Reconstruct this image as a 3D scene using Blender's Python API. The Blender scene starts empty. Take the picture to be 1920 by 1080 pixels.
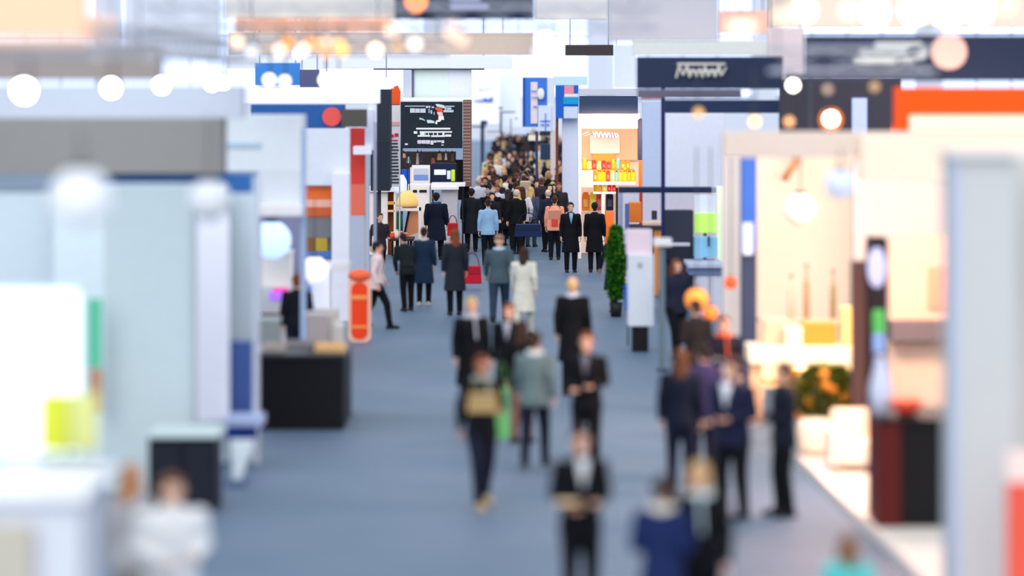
import bpy, math, random
from mathutils import Vector, Matrix
random.seed(7)
C = bpy.context.scene.collection
# ------------------------------------------------------------------ camera frame: 100 mm lens, 5 m up on a gallery
F = 100.0 / 36.0 * 1920.0
CH = 5.0
HY = 139.0
def X(px, d): return (px - 960.0) * d / F
def Z(py, d): return CH - (py - HY) * d / F
def GD(py): return CH * F / (py - HY)          # distance of a floor point

# ------------------------------------------------------------------ materials
def lin(c):
    out = []
    for v in c:
        v = v / 255.0
        out.append(v / 12.92 if v <= 0.04045 else ((v + 0.055) / 1.055) ** 2.4)
    return out
MATS = {}
def mat(col, rough=0.6, emit=0.0, metal=0.0, noise=0.045, scale=9.0, alpha=None):
    key = (tuple(col), rough, emit, metal, noise, scale, alpha)
    if key in MATS: return MATS[key]
    m = bpy.data.materials.new('mat_%d' % len(MATS)); m.use_nodes = True
    nt = m.node_tree; b = nt.nodes['Principled BSDF']
    l = lin(col)
    b.inputs['Roughness'].default_value = rough
    b.inputs['Metallic'].default_value = metal
    b.inputs['Specular IOR Level'].default_value = .22 if not metal else .5
    tc = nt.nodes.new('ShaderNodeTexCoord'); nz = nt.nodes.new('ShaderNodeTexNoise')
    nz.inputs['Scale'].default_value = scale; nz.inputs['Detail'].default_value = 3
    nt.links.new(tc.outputs['Object'], nz.inputs['Vector'])
    mx = nt.nodes.new('ShaderNodeMix'); mx.data_type = 'RGBA'
    mx.inputs['A'].default_value = [max(0, x * (1 - noise)) for x in l] + [1]
    mx.inputs['B'].default_value = [min(1, x * (1 + noise)) for x in l] + [1]
    nt.links.new(nz.outputs['Fac'], mx.inputs['Factor'])
    nt.links.new(mx.outputs['Result'], b.inputs['Base Color'])
    if emit:
        b.inputs['Emission Color'].default_value = l + [1]
        b.inputs['Emission Strength'].default_value = emit
    MATS[key] = m
    return m

# ------------------------------------------------------------------ mesh builder
class MB:
    def __init__(s): s.v = []; s.f = []
    def add(s, vs, fs):
        o = len(s.v); s.v += [tuple(p) for p in vs]; s.f += [tuple(i + o for i in f) for f in fs]; return s
    def box(s, x0, x1, y0, y1, z0, z1):
        if x0 > x1: x0, x1 = x1, x0
        if y0 > y1: y0, y1 = y1, y0
        if z0 > z1: z0, z1 = z1, z0
        return s.add([(x0,y0,z0),(x1,y0,z0),(x1,y1,z0),(x0,y1,z0),(x0,y0,z1),(x1,y0,z1),(x1,y1,z1),(x0,y1,z1)],
                     [(0,3,2,1),(4,5,6,7),(0,1,5,4),(1,2,6,5),(2,3,7,6),(3,0,4,7)])
    def prism(s, pts, y0, y1):                   # outline in x,z given thickness in y
        n = len(pts)
        vs = [(x, y0, z) for x, z in pts] + [(x, y1, z) for x, z in pts]
        fs = [tuple(range(n)), tuple(range(2*n-1, n-1, -1))] + [(i, i+n, (i+1) % n + n, (i+1) % n) for i in range(n)]
        return s.add(vs, fs)
    def plate(s, pts, z0, z1):                   # outline in x,y given height
        n = len(pts)
        vs = [(x, y, z0) for x, y in pts] + [(x, y, z1) for x, y in pts]
        fs = [tuple(range(n-1, -1, -1)), tuple(range(n, 2*n))] + [(i, (i+1) % n, (i+1) % n + n, i+n) for i in range(n)]
        return s.add(vs, fs)
    def rings(s, rings):
        n = len(rings[0]); vs = [p for r in rings for p in r]; fs = []
        for k in range(len(rings)-1):
            for i in range(n):
                a = k*n+i; b = k*n+(i+1) % n
                fs.append((a, b, b+n, a+n))
        fs.append(tuple(range(n-1, -1, -1))); k = (len(rings)-1)*n; fs.append(tuple(range(k, k+n)))
        return s.add(vs, fs)
    def caps(s, p0, p1, r0, r1, n=10, fx=1.0, side=None):
        p0 = Vector(p0); p1 = Vector(p1); d = (p1-p0); L = d.length or 1e-4; d = d/L
        u = Vector(side) if side is not None else (Vector((1,0,0)) if abs(d.x) < .9 else Vector((0,1,0)))
        u = (u - d*u.dot(d)).normalized(); w = d.cross(u)
        prof = [(-r0*.98, r0*.2), (-r0*.7, r0*.71), (0, r0), (L, r1), (L+r1*.7, r1*.71), (L+r1*.98, r1*.2)]
        return s.rings([[p0+d*t+(u*math.cos(a)*fx+w*math.sin(a))*r for a in [2*math.pi*i/n for i in range(n)]] for t, r in prof])
    def cyl(s, p0, p1, r0, r1=None, n=14):
        r1 = r0 if r1 is None else r1
        p0 = Vector(p0); p1 = Vector(p1); d = (p1-p0).normalized()
        u = Vector((1,0,0)) if abs(d.x) < .9 else Vector((0,1,0)); u = (u-d*u.dot(d)).normalized(); w = d.cross(u)
        return s.rings([[p+(u*math.cos(a)+w*math.sin(a))*r for a in [2*math.pi*i/n for i in range(n)]] for p, r in ((p0, r0), (p1, r1))])
    def ell(s, c, r, n=14, m=9, M=None):
        rg = []
        for j in range(1, m):
            t = math.pi*j/m - math.pi/2
            ring = []
            for i in range(n):
                a = 2*math.pi*i/n
                p = Vector((r[0]*math.cos(t)*math.cos(a), r[1]*math.cos(t)*math.sin(a), r[2]*math.sin(t)))
                if M: p = M @ p
                ring.append(Vector(c)+p)
            rg.append(ring)
        # extend to poles
        return s.rings(rg)
    def lathe(s, c, prof, n=18):                 # prof: (r, z)
        return s.rings([[(c[0]+r*math.cos(2*math.pi*i/n), c[1]+r*math.sin(2*math.pi*i/n), c[2]+z) for i in range(n)] for r, z in prof])
    def loft(s, st, n=18):                       # (z, cx, cy, rx, ry)
        return s.rings([[(cx+rx*math.cos(2*math.pi*i/n), cy+ry*math.sin(2*math.pi*i/n), z) for i in range(n)] for z, cx, cy, rx, ry in st])
    def mesh(s, name, off=(0,0,0), smooth=False):
        me = bpy.data.meshes.new(name)
        me.from_pydata([(x-off[0], y-off[1], z-off[2]) for x, y, z in s.v], [], s.f)
        if smooth: me.polygons.foreach_set('use_smooth', [True]*len(me.polygons))
        me.update(); return me
def wloc(o):
    v = Vector((0,0,0))
    while o: v += o.location; o = o.parent
    return v
def part(name, mb, m, parent, smooth=False, bevel=0.0):
    me = mb.mesh(name, wloc(parent), smooth)
    me.materials.append(m)
    o = bpy.data.objects.new(name, me); C.objects.link(o); o.parent = parent
    if bevel:
        b = o.modifiers.new('edge', 'BEVEL'); b.width = bevel; b.segments = 2; b.limit_method = 'ANGLE'
    return o
def tag(o, label, cat, group=None, kind='thing'):
    o['label'] = label; o['category'] = cat; o['kind'] = kind
    if group: o['group'] = group
    return o
def thing(name, label, cat, loc=(0,0,0), group=None):
    o = bpy.data.objects.new(name, None); C.objects.link(o); o.location = loc; o.empty_display_size = .2
    return tag(o, label, cat, group)
def single(name, mb, m, label, cat, group=None, smooth=False, bevel=0.0):
    xs = [v[0] for v in mb.v]; ys = [v[1] for v in mb.v]; zs = [v[2] for v in mb.v]
    off = ((min(xs)+max(xs))/2, (min(ys)+max(ys))/2, min(zs))
    me = mb.mesh(name, off, smooth); me.materials.append(m)
    o = bpy.data.objects.new(name, me); C.objects.link(o); o.location = off
    if bevel:
        b = o.modifiers.new('edge', 'BEVEL'); b.width = bevel; b.segments = 2; b.limit_method = 'ANGLE'
    return tag(o, label, cat, group)
def struct(name, mb, m):
    me = mb.mesh(name); me.materials.append(m)
    o = bpy.data.objects.new(name, me); C.objects.link(o); o['kind'] = 'structure'; return o
def pb(x0, y0, x1, y1, d, t=.06, mb=None):       # upright slab seen between two corners, standing at distance d
    mb = mb or MB()
    return mb.box(X(x0, d), X(x1, d), d, d+t, Z(y1, d), Z(y0, d))
def pf(x0, y0, x1, d, t=.06, mb=None):           # the same, reaching down to the floor
    mb = mb or MB()
    return mb.box(X(x0, d), X(x1, d), d, d+t, 0, Z(y0, d))

# colours
WHITE=(232,235,242); WARMW=(244,232,220); CREAM=(240,226,208); GREY=(172,170,168); NAVY=(40,52,78); SLATE=(66,78,104)
CHAR=(38,44,58); BLACK=(10,11,16); ORANGE=(255,92,20); RED=(225,60,45); BLUE=(40,105,195); PEACH=(250,190,150)

# ------------------------------------------------------------------ the hall
def floor_mat():
    m = bpy.data.materials.new('carpet_floor'); m.use_nodes = True; nt = m.node_tree; b = nt.nodes['Principled BSDF']
    tc = nt.nodes.new('ShaderNodeTexCoord')
    n1 = nt.nodes.new('ShaderNodeTexNoise'); n1.inputs['Scale'].default_value = .35; n1.inputs['Detail'].default_value = 4
    n2 = nt.nodes.new('ShaderNodeTexNoise'); n2.inputs['Scale'].default_value = 40
    for n in (n1, n2): nt.links.new(tc.outputs['Object'], n.inputs['Vector'])
    cr = nt.nodes.new('ShaderNodeValToRGB')
    cr.color_ramp.elements[0].position = .3; cr.color_ramp.elements[0].color = lin((84,114,138))+[1]
    cr.color_ramp.elements[1].position = .75; cr.color_ramp.elements[1].color = lin((108,126,153))+[1]
    nt.links.new(n1.outputs['Fac'], cr.inputs['Fac'])
    mx = nt.nodes.new('ShaderNodeMix'); mx.data_type = 'RGBA'; mx.blend_type = 'MULTIPLY'; mx.inputs['Factor'].default_value = .25
    nt.links.new(cr.outputs['Color'], mx.inputs['A']); nt.links.new(n2.outputs['Color'], mx.inputs['B'])
    nt.links.new(mx.outputs['Result'], b.inputs['Base Color'])
    b.inputs['Roughness'].default_value = .55
    bp = nt.nodes.new('ShaderNodeBump'); bp.inputs['Strength'].default_value = .2
    nt.links.new(n2.outputs['Fac'], bp.inputs['Height']); nt.links.new(bp.outputs['Normal'], b.inputs['Normal'])
    return m
struct('floor', MB().box(-48, 48, 12, 216, -.2, 0), floor_mat())
struct('wall_back', MB().box(-48, 48, 215, 215.4, 0, 16), mat((225,228,238), .8))
struct('wall_left', MB().box(-48.4, -48, 12, 215.4, 0, 16), mat((225,225,230), .8))
struct('wall_right', MB().box(48, 48.4, 12, 215.4, 0, 16), mat((225,225,230), .8))
for i in range(7):                               # glowing panels added to whiten the end wall, framed like windows
    x0 = -42 + i*12.4
    w = struct('window_%d' % (i+1), MB().box(x0, x0+10.6, 214.9, 214.98, 3.2, 12.5), mat((214,226,255), .3, .85))
    fr = MB()
    for k in range(5): fr.box(x0+k*2.62, x0+k*2.62+.12, 214.75, 214.9, 3.2, 12.5)
    for z in (3.2, 7.8, 12.4): fr.box(x0, x0+10.6, 214.75, 214.9, z, z+.14)
    me = fr.mesh('window_frame'); me.materials.append(mat((205,212,226), .5)); o = bpy.data.objects.new('window_frame', me); C.objects.link(o); o.parent = w

# ------------------------------------------------------------------ people
def solid(name, mb, vox, it=4):
    me = mb.mesh(name+'_raw')
    o = bpy.data.objects.new(name+'_raw', me); C.objects.link(o)
    r = o.modifiers.new('r', 'REMESH'); r.mode = 'VOXEL'; r.voxel_size = vox; r.use_smooth_shade = True
    s = o.modifiers.new('s', 'SMOOTH'); s.iterations = it; s.factor = .5
    dg = bpy.context.evaluated_depsgraph_get()
    nm = bpy.data.meshes.new_from_object(o.evaluated_get(dg)); nm.name = name
    nm.materials.clear(); nm.materials.append(None)
    nm.polygons.foreach_set('use_smooth', [True]*len(nm.polygons))
    bpy.data.objects.remove(o); bpy.data.meshes.remove(me)
    return nm
# every pose: (ankle y, ankle y) per leg, elbow and wrist per arm (x outward), forward lean; figures face -y
POSES = {
 'stand': dict(a=((-.02,0),(.03,0)), arm=(((.235,.03,1.16),(.25,-.05,.90)), ((.235,.04,1.16),(.245,-.02,.90))), lean=0),
 'walk':  dict(a=((-.26,0),(.26,.05)), arm=(((.235,.10,1.17),(.25,.02,.92)), ((.235,-.08,1.17),(.24,-.20,.95))), lean=.03),
 'hold':  dict(a=((-.03,0),(.04,0)), arm=(((.235,.03,1.15),(.12,-.24,1.08)), ((.235,.03,1.15),(.10,-.25,1.12))), lean=.02),
 'phone': dict(a=((-.10,0),(.08,0)), arm=(((.24,.0,1.17),(.15,-.22,1.28)), ((.235,.04,1.16),(.25,-.04,.90))), lean=.03),
 'bag':   dict(a=((-.18,0),(.18,.03)), arm=(((.25,.06,1.16),(.27,.0,.91)), ((.26,.06,1.18),(.17,-.14,1.12))), lean=.02),
 'bend':  dict(a=((-.05,0),(.10,0)), arm=(((.22,-.12,1.16),(.16,-.32,.98)), ((.22,-.12,1.16),(.14,-.34,1.02))), lean=.45),
}
def lnf(p, lean):                                 # bend the figure forward above the hips
    z = p[2]
    if lean and z > .92:
        t = lean; dz = z-.92
        y = p[1]*math.cos(t) - dz*math.sin(t); z2 = .92 + dz*math.cos(t) + p[1]*math.sin(t)
        return (p[0], y, z2)
    return tuple(p)
def leanmb(mb, lean):
    mb.v = [lnf(v, lean) for v in mb.v]; return mb
TORSO = [(.84,0,.005,.13,.10),(.92,0,.005,.165,.115),(1.0,0,0,.155,.11),(1.10,0,0,.138,.10),(1.20,0,0,.15,.108),(1.32,0,0,.175,.112),(1.40,0,.005,.175,.10),(1.455,0,.01,.125,.08),(1.49,0,.012,.06,.06)]
def grow(st, g, gy=None): return [(z, cx, cy, rx+g, ry+(g if gy is None else gy)) for z, cx, cy, rx, ry in st]
def leg_pts(p, sx):
    ay, az = POSES[p]['a'][0 if sx < 0 else 1]
    hip = Vector((sx*.09, 0, .90)); ank = Vector((sx*.10, ay, .09+az)); kn = (hip+ank)/2 + Vector((sx*.005, -.035-abs(ay)*.12, .02))
    return hip, kn, ank
def arm_pts(p, sx):
    e, w = POSES[p]['arm'][0 if sx < 0 else 1]
    return Vector((sx*.185, .01, 1.405)), Vector((sx*e[0], e[1], e[2])), Vector((sx*w[0], w[1], w[2]))
def body_mesh(p):
    mb = MB().loft(TORSO)
    mb.caps((0,.012,1.44),(0,-.002,1.56),.058,.052)
    mb.ell((0,.005,1.655),(.074,.094,.103), 16, 12)
    mb.ell((0,-.035,1.585),(.052,.055,.058), 14, 9)          # jaw
    mb.ell((0,-.082,1.552),(.022,.018,.018))                  # chin
    mb.caps((0,-.088,1.655),(0,-.108,1.618),.010,.014,8)      # nose
    mb.ell((0,-.090,1.583),(.026,.010,.009))                  # mouth
    mb.ell((0,-.078,1.682),(.052,.018,.012))                  # brow
    for sx in (-1, 1):
        mb.ell((sx*.042,-.068,1.620),(.022,.022,.022))        # cheek
        mb.ell((sx*.078,.012,1.64),(.010,.020,.032))          # ear
        h, k, a = leg_pts(p, sx)
        mb.caps(h, k, .088, .056, 14); mb.caps(k, a, .056, .036, 12); mb.caps(k+(a-k)*.22+Vector((0,.018,0)), k+(a-k)*.5+Vector((0,.01,0)), .046, .036)
        mb.caps(a+Vector((0,.02,-.04)), a+Vector((sx*.01,-.14,-.055)), .036, .030)
        s, e, w = arm_pts(p, sx)
        mb.ell(s, (.058,.055,.06)); mb.caps(s, e, .050, .038, 12); mb.caps(e, w, .040, .026, 12)
        d = (w-e).normalized()
        if POSES[p]['arm'][0 if sx < 0 else 1][1][1] < -.1: n = Vector((0,0,1)) if p != 'phone' else Vector((-sx,0,0))
        else: n = Vector((-sx,0,0))
        n = (n-d*n.dot(d)).normalized(); q = d.cross(n)
        if q.y > 0 or (abs(q.y) < .3 and q.x*sx > 0): q = -q                  # thumb side
        mb.caps(w+d*.02, w+d*.075, .030, .036, 10, .48, n)
        for i, (L, off) in enumerate(((.072,.030),(.082,.011),(.076,-.009),(.060,-.028))):
            b = w+d*.095+q*off; c1 = (d*.92+n*.38).normalized(); c2 = (d*.5+n*.86).normalized(); c3 = (d*.1+n).normalized()
            p1 = b+c1*L*.45; p2 = p1+c2*L*.32; p3 = p2+c3*L*.23
            mb.caps(b-d*.015, p1, .0105, .0098, 7); mb.caps(p1, p2, .0098, .009, 7); mb.caps(p2, p3, .009, .008, 7)
        t0 = w+d*.03+q*.026; t1 = t0+(d*.5+q*.8+n*.3).normalized()*.035; t2 = t1+(d*.85+q*.3+n*.5).normalized()*.035
        mb.caps(t0, t1, .0135, .0115, 7); mb.caps(t1, t2, .0115, .009, 7)
    return solid('body', leanmb(mb, POSES[p]['lean']), .0085, 3)
def top_mesh(p, kind):
    mb = MB()
    hem = {'jacket': .80, 'coat': .50, 'vest': .86}[kind]
    st = grow(TORSO[1:-1], .026, .028)
    if kind == 'coat': low = [(hem,0,0,.235,.19),(.65,0,0,.22,.175),(.80,0,0,.205,.155)]
    elif kind == 'vest': low = [(hem,0,0,.185,.14)]
    else: low = [(hem,0,0,.200,.150)]
    mb.loft(low+st+[(1.49,0,.012,.078,.075),(1.515,0,.012,.066,.066)], 22)
    for sx in (-1, 1):
        s, e, w = arm_pts(p, sx)
        mb.ell(s, (.078,.074,.075)); mb.caps(s, e, .070, .056, 14)
        w2 = e+(w-e)*.9; mb.caps(e, w2, .056, .042, 14)
        mb.caps(e+(w-e)*.86, w2, .046, .046, 14)
        mb.caps(Vector((sx*.02,-.075,1.50)), Vector((sx*.06,-.10,1.36)), .022, .012)       # lapel / collar edge
        mb.ell((sx*.11,-.145,.93),(.045,.012,.01)); mb.ell((sx*.12,0,1.0),(.04,.10,.05))
    return solid('jacket', leanmb(mb, POSES[p]['lean']), .014, 4)
def leg_mesh(p, kind):
    mb = MB()
    mb.loft([(.80,0,0,.15,.12)]+grow(TORSO[1:3], .018), 20)
    if kind == 'skirt':
        mb.loft([(.50,0,0,.21,.17),(.70,0,0,.20,.155),(.86,0,0,.18,.135)], 20)
    else:
        for sx in (-1, 1):
            h, k, a = leg_pts(p, sx)
            mb.caps(h, k, .106, .076, 16); mb.caps(k, a+Vector((0,.005,.0)), .076, .058, 14); mb.caps(a+Vector((0,0,.05)), a+Vector((0,-.005,-.01)), .060, .062, 14)
    return solid('trousers' if kind != 'skirt' else 'skirt', mb, .014, 4)
def shoe_mesh(p, sx):
    h, k, a = leg_pts(p, sx); mb = MB()
    mb.caps(a+Vector((0,.035,-.045)), a+Vector((sx*.012,-.16,-.058)), .046, .034, 12)
    mb.caps(a+Vector((0,.01,.0)), a+Vector((0,-.02,-.04)), .050, .048, 12)
    b = a+Vector((0,-.06,-.09)); mb.box(b.x-.042, b.x+.044, b.y-.135, b.y+.14, a.z-.090, a.z-.062)
    return solid('shoe', mb, .010, 2)
def hair_mesh(kind):
    mb = MB()
    mb.ell((0,.022,1.672),(.083,.098,.100), 18, 12)
    mb.ell((0,-.045,1.728),(.062,.045,.034))
    if kind == 'short':
        for sx in (-1, 1): mb.ell((sx*.073,.01,1.675),(.014,.05,.045))
        mb.ell((0,.075,1.60),(.055,.035,.06))
    if kind == 'long':
        mb.ell((0,.070,1.56),(.088,.048,.13)); mb.ell((0,.095,1.45),(.080,.040,.14))
        for sx in (-1, 1): mb.ell((sx*.078,.0,1.60),(.022,.05,.12)); mb.ell((sx*.082,-.02,1.50),(.022,.04,.10))
    if kind == 'bun':
        mb.ell((0,.115,1.72),(.042,.042,.042)); mb.ell((0,.075,1.61),(.055,.035,.05))
    if kind == 'hat':
        mb = MB(); mb.loft([(1.685,0,.01,.092,.110),(1.72,0,.01,.09,.108),(1.76,0,.012,.070,.088),(1.785,0,.015,.03,.04)], 20)
        mb.caps((0,0,1.69),(0,-.12,1.685),.085,.05,14,1.0)
        mb.v = [(x, y, z if z > 1.685 or y > -.09 else 1.685+(z-1.685)*.12) for x, y, z in mb.v]
    if kind == 'thin':
        mb = MB(); mb.ell((0,.070,1.635),(.076,.045,.075))
        for sx in (-1, 1): mb.ell((sx*.074,.03,1.655),(.012,.05,.035))
    return solid('hair', mb, .010, 3)
CACHE = {}
def cached(fn, *a):
    k = (fn.__name__,)+a
    if k not in CACHE: CACHE[k] = fn(*a)
    return CACHE[k]
def simple(name, mb):
    me = mb.mesh(name, smooth=True); me.materials.append(None); return me
eye_me = simple('eye', MB().ell((0,0,0),(.0125,.008,.008), 10, 6))
def shirt_mesh():
    return simple('shirt_front', MB().prism([(-.050,1.495),(.050,1.495),(.034,1.36),(.006,1.22),(-.006,1.22),(-.034,1.36)], -.148, -.10))
def tie_mesh():
    return simple('necktie', MB().prism([(-.012,1.49),(.012,1.49),(.022,1.27),(0,1.235),(-.022,1.27)], -.154, -.146))
def scarf_mesh():
    mb = MB()
    for i in range(16):
        a = 2*math.pi*i/16; b = 2*math.pi*(i+1)/16
        mb.caps((.085*math.cos(a), .01+.08*math.sin(a), 1.485+.01*math.sin(3*a)), (.085*math.cos(b), .01+.08*math.sin(b), 1.485+.01*math.sin(3*b)), .036, .036, 8)
    mb.caps((.03,-.11,1.46),(.05,-.145,1.18),.034,.03,8,.5)
    return solid('scarf', mb, .012, 3)
def child(me, m, root, sc=None):
    o = bpy.data.objects.new(me.name.split('.')[0], me); C.objects.link(o); o.parent = root
    o.material_slots[0].link = 'OBJECT'; o.material_slots[0].material = m
    return o
SKINS = [(232,178,150),(214,160,130),(190,132,102),(240,195,170)]
def person(x, y, h, face, pose, top, legs, hair, label, skin=0, shoes=(20,20,26), shirt=None, tie=None, scarf=None, eyes=True, group=None, wide=1.0):
    """x, y on the floor; face: 0 looks to the camera, 180 away"""
    root = thing('person', label, 'person', (x, y, 0), group)
    s = h/1.775; root.scale = (s*wide, s*wide, s); root.rotation_euler = (0, 0, math.radians(face))
    child(cached(body_mesh, pose), mat(SKINS[skin], .55), root)
    child(cached(top_mesh, pose, top[1]), mat(top[0], .85, noise=.22, scale=6), root)
    child(cached(leg_mesh, pose, legs[1]), mat(legs[0], .85, noise=.2, scale=7), root)
    for sx in (-1, 1): child(cached(shoe_mesh, pose, sx), mat(shoes, .5), root)
    L = POSES[pose]['lean']
    def lean_o(o):
        if L: o.matrix_basis = Matrix.Translation((0,0,.92)) @ Matrix.Rotation(L, 4, 'X') @ Matrix.Translation((0,0,-.92)) @ Matrix.Translation(o.location)
        return o
    if hair: lean_o(child(cached(hair_mesh, hair[1]), mat(hair[0], .7, noise=.3, scale=30), root))
    if shirt: lean_o(child(cached(shirt_mesh), mat(shirt, .8), root))
    if tie: lean_o(child(cached(tie_mesh), mat(tie, .6), root))
    if scarf: lean_o(child(cached(scarf_mesh), mat(scarf, .9, noise=.3, scale=25), root))
    if eyes:
        for sx in (-1, 1):
            o = child(eye_me, mat((40,30,28), .3), root); o.location = (sx*.030, -.0865, 1.655); lean_o(o)
    return root
def pfeet(px, py, **k):                           # standing where the floor is seen at (px, py)
    d = GD(py); return X(px, d), d
def phead(px, py, h):
    d = F*(CH-h)/(py-HY); return X(px, d), d

K=(9,10,16); NV=(16,22,42); DG=(34,38,48)
HB=(58,38,28); HD=(28,22,22); HBL=(205,170,110); HR=(120,62,38); HG=(170,165,160)
def P(px, py, h, face, pose, top, legs, hair, label, by='head', **k):
    x, y = phead(px, py, h) if by == 'head' else pfeet(px, py)
    return person(x, y, h, face, pose, top, legs, hair, label, **k)
#--- the loose group coming down the aisle
suit = P(1088, 798, 1.80, 8, 'hold', (K,'jacket'), (K,'trousers'), (HB,'short'), 'man in black suit and white shirt holding a tan booklet, closest in mid-aisle', shirt=(235,235,240), tie=None)
P(903, 664, 1.76, 20, 'bag', (K,'jacket'), (NV,'trousers'), (HR,'short'), 'person with red-brown hair, black jacket, dark jeans and tan shoes walking with tan bag', skin=2, shoes=(190,165,120), scarf=(150,165,160))
P(1003, 620, 1.74, 172, 'walk', ((104,122,124),'jacket'), (NV,'trousers'), (HB,'short'), 'person seen from behind in grey-green jacket with white hood', scarf=(220,225,230))
P(1100, 620, 1.80, -10, 'hold', (K,'jacket'), (K,'trousers'), (HR,'short'), 'man in open black coat over grey shirt with hands clasped at the waist', shirt=(110,110,125), skin=0)
P(1074, 517, 1.86, 165, 'stand', (K,'coat'), (K,'trousers'), (HBL,'thin'), 'tall fair thin-haired person from behind in black coat with pale shoulder straps', scarf=(190,200,220))
P(884, 556, 1.78, 10, 'stand', (K,'coat'), (K,'trousers'), (HBL,'short'), 'fair-haired person in long black coat behind the one with a tan bag', scarf=(190,195,205))
P(955, 566, 1.74, -15, 'walk', (K,'jacket'), (K,'trousers'), (HR,'short'), 'person in black jacket with ruddy face, walking behind the grey-green jacket', shirt=(170,175,190))
P(978, 598, 1.68, 160, 'stand', (K,'jacket'), ((120,90,80),'trousers'), (HB,'long'), 'brown-haired person in black top between the long coat and grey-green jacket')
P(853, 428, 1.80, 190, 'stand', (DG,'coat'), (K,'trousers'), (HR,'long'), 'person from behind in hooded charcoal coat with orange strap', scarf=(235,110,50))
P(795, 425, 1.70, 175, 'stand', ((26,46,70),'coat'), (K,'trousers'), (HB,'bun'), 'person in sleeveless-looking dark blue knee coat beside the orange-strap coat', shoes=(190,180,170), scarf=(200,195,190))
P(936, 440, 1.78, 178, 'walk', ((70,88,96),'jacket'), ((44,58,78),'trousers'), ((150,110,95),'hat'), 'person from behind in grey-teal jacket and jeans wearing a brown knit cap', scarf=(170,200,220), wide=1.12)
P(982, 462, 1.72, 170, 'walk', ((222,218,202),'coat'), ((205,205,190),'trousers'), (HB,'long'), 'person in long cream coat walking beside the brown knit cap')
P(1070, 378, 1.78, 4, 'stand', (K,'coat'), (K,'trousers'), (HB,'short'), 'person in open black coat over light blue shirt near the peach stand', shirt=(150,180,215))
P(1115, 378, 1.78, 180, 'stand', (K,'coat'), (K,'trousers'), (HD,'short'), 'person from behind in long black coat, stopped at the peach stand entrance')
P(1040, 366, 1.74, 176, 'stand', ((238,150,118),'jacket'), (K,'trousers'), (HB,'short'), 'person from behind in salmon jacket with a red square patch pack')
P(915, 372, 1.74, 185, 'stand', ((150,185,215),'jacket'), (K,'trousers'), (HB,'bun'), 'person from behind in pale blue jacket above black trousers, mid-aisle')
P(818, 360, 1.82, 178, 'stand', (NV,'coat'), (K,'trousers'), (HD,'short'), 'broad person in navy coat with blue collar at the white stall counter', scarf=(40,80,140), wide=1.15)
P(884, 352, 1.80, 180, 'stand', ((20,24,34),'coat'), (K,'trousers'), (HD,'short'), 'person in blackish coat facing away, between navy coat and pale blue jacket', wide=1.1)
P(764, 432, 1.70, 200, 'bend', ((22,30,34),'jacket'), (K,'trousers'), (HD,'short'), 'person in dark jacket bending over the table by the wooden frames')
P(706, 452, 1.72, 100, 'walk', ((232,205,205),'jacket'), (K,'trousers'), (HD,'short'), 'person in pale pink top and black trousers beside the orange standee')
P(712, 398, 1.66, 30, 'bag', ((46,36,44),'jacket'), (K,'trousers'), ((70,50,44),'short'), 'person in dark plum jacket in front of the white shelf frame')
P(557, 512, 1.74, 180, 'stand', ((14,18,30),'vest'), (NV,'trousers'), (HR,'short'), 'person with orange-brown hair in dark navy top behind the black counter')
P(964, 332, 1.80, 190, 'walk', ((200,205,220),'jacket'), ((215,215,228),'trousers'), (HD,'short'), 'person in light grey jacket and pale trousers in the middle of the crowd')
P(990, 318, 1.82, 180, 'bag', ((20,22,30),'coat'), (K,'trousers'), (HD,'short'), 'tall person in black coat carrying a beige shoulder bag in the crowd')
P(1152, 430, 1.76, 200, 'walk', ((20,22,30),'coat'), (K,'trousers'), (HD,'short'), 'person in black coat beside the tall green plant and white display pillar')
#--- group at the warm stand
P(1268, 484, 1.76, 25, 'bag', ((34,38,58),'jacket'), (K,'trousers'), (HR,'long'), 'person with ruddy face and long reddish hair in dark jacket by the lamp post', skin=0, wide=1.1)
P(1305, 560, 1.72, 200, 'hold', ((30,24,28),'jacket'), (K,'trousers'), (HB,'short'), 'person in dark brown jacket facing the orange-lit stand')
P(1357, 590, 1.70, 0, 'stand', ((36,30,44),'jacket'), (NV,'trousers'), (HR,'short'), 'person with orange-red scarf in the warm stand group', scarf=(252,98,48))
P(1276, 652, 1.74, 172, 'stand', (NV,'jacket'), (NV,'trousers'), ((92,58,34),'long'), 'person with long brown hair and navy jacket at the aisle edge of the group')
P(1374, 668, 1.82, -35, 'hold', ((26,30,58),'jacket'), (K,'trousers'), (HB,'short'), 'man in dark blue jacket with white shirt front, middle of the warm stand group', shirt=(238,242,250), wide=1.1)
P(1470, 676, 1.76, -80, 'hold', ((24,28,44),'jacket'), (K,'trousers'), (HB,'short'), 'man in dark suit in profile facing the glowing lamp counter')
P(1318, 640, 1.74, 190, 'stand', ((46,44,84),'jacket'), ((30,32,50),'trousers'), (HD,'short'), 'person in violet-blue jacket facing away behind the brown long hair')
P(1242, 890, 1.70, 165, 'hold', ((26,40,86),'jacket'), (K,'trousers'), (HB,'short'), 'person in blue jacket with cream collar low in the front pair', scarf=(240,225,205))
P(1312, 862, 1.74, -15, 'phone', (K,'jacket'), (K,'trousers'), (HBL,'long'), 'blond long-haired person in black jacket with pale scarf in the front pair', scarf=(200,220,232))
P(1590, 1000, 1.36, 185, 'walk', ((84,205,200),'jacket'), ((80,200,195),'trousers'), ((128,82,40),'long'), 'brown-haired child in turquoise top at the white platform corner')
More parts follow.
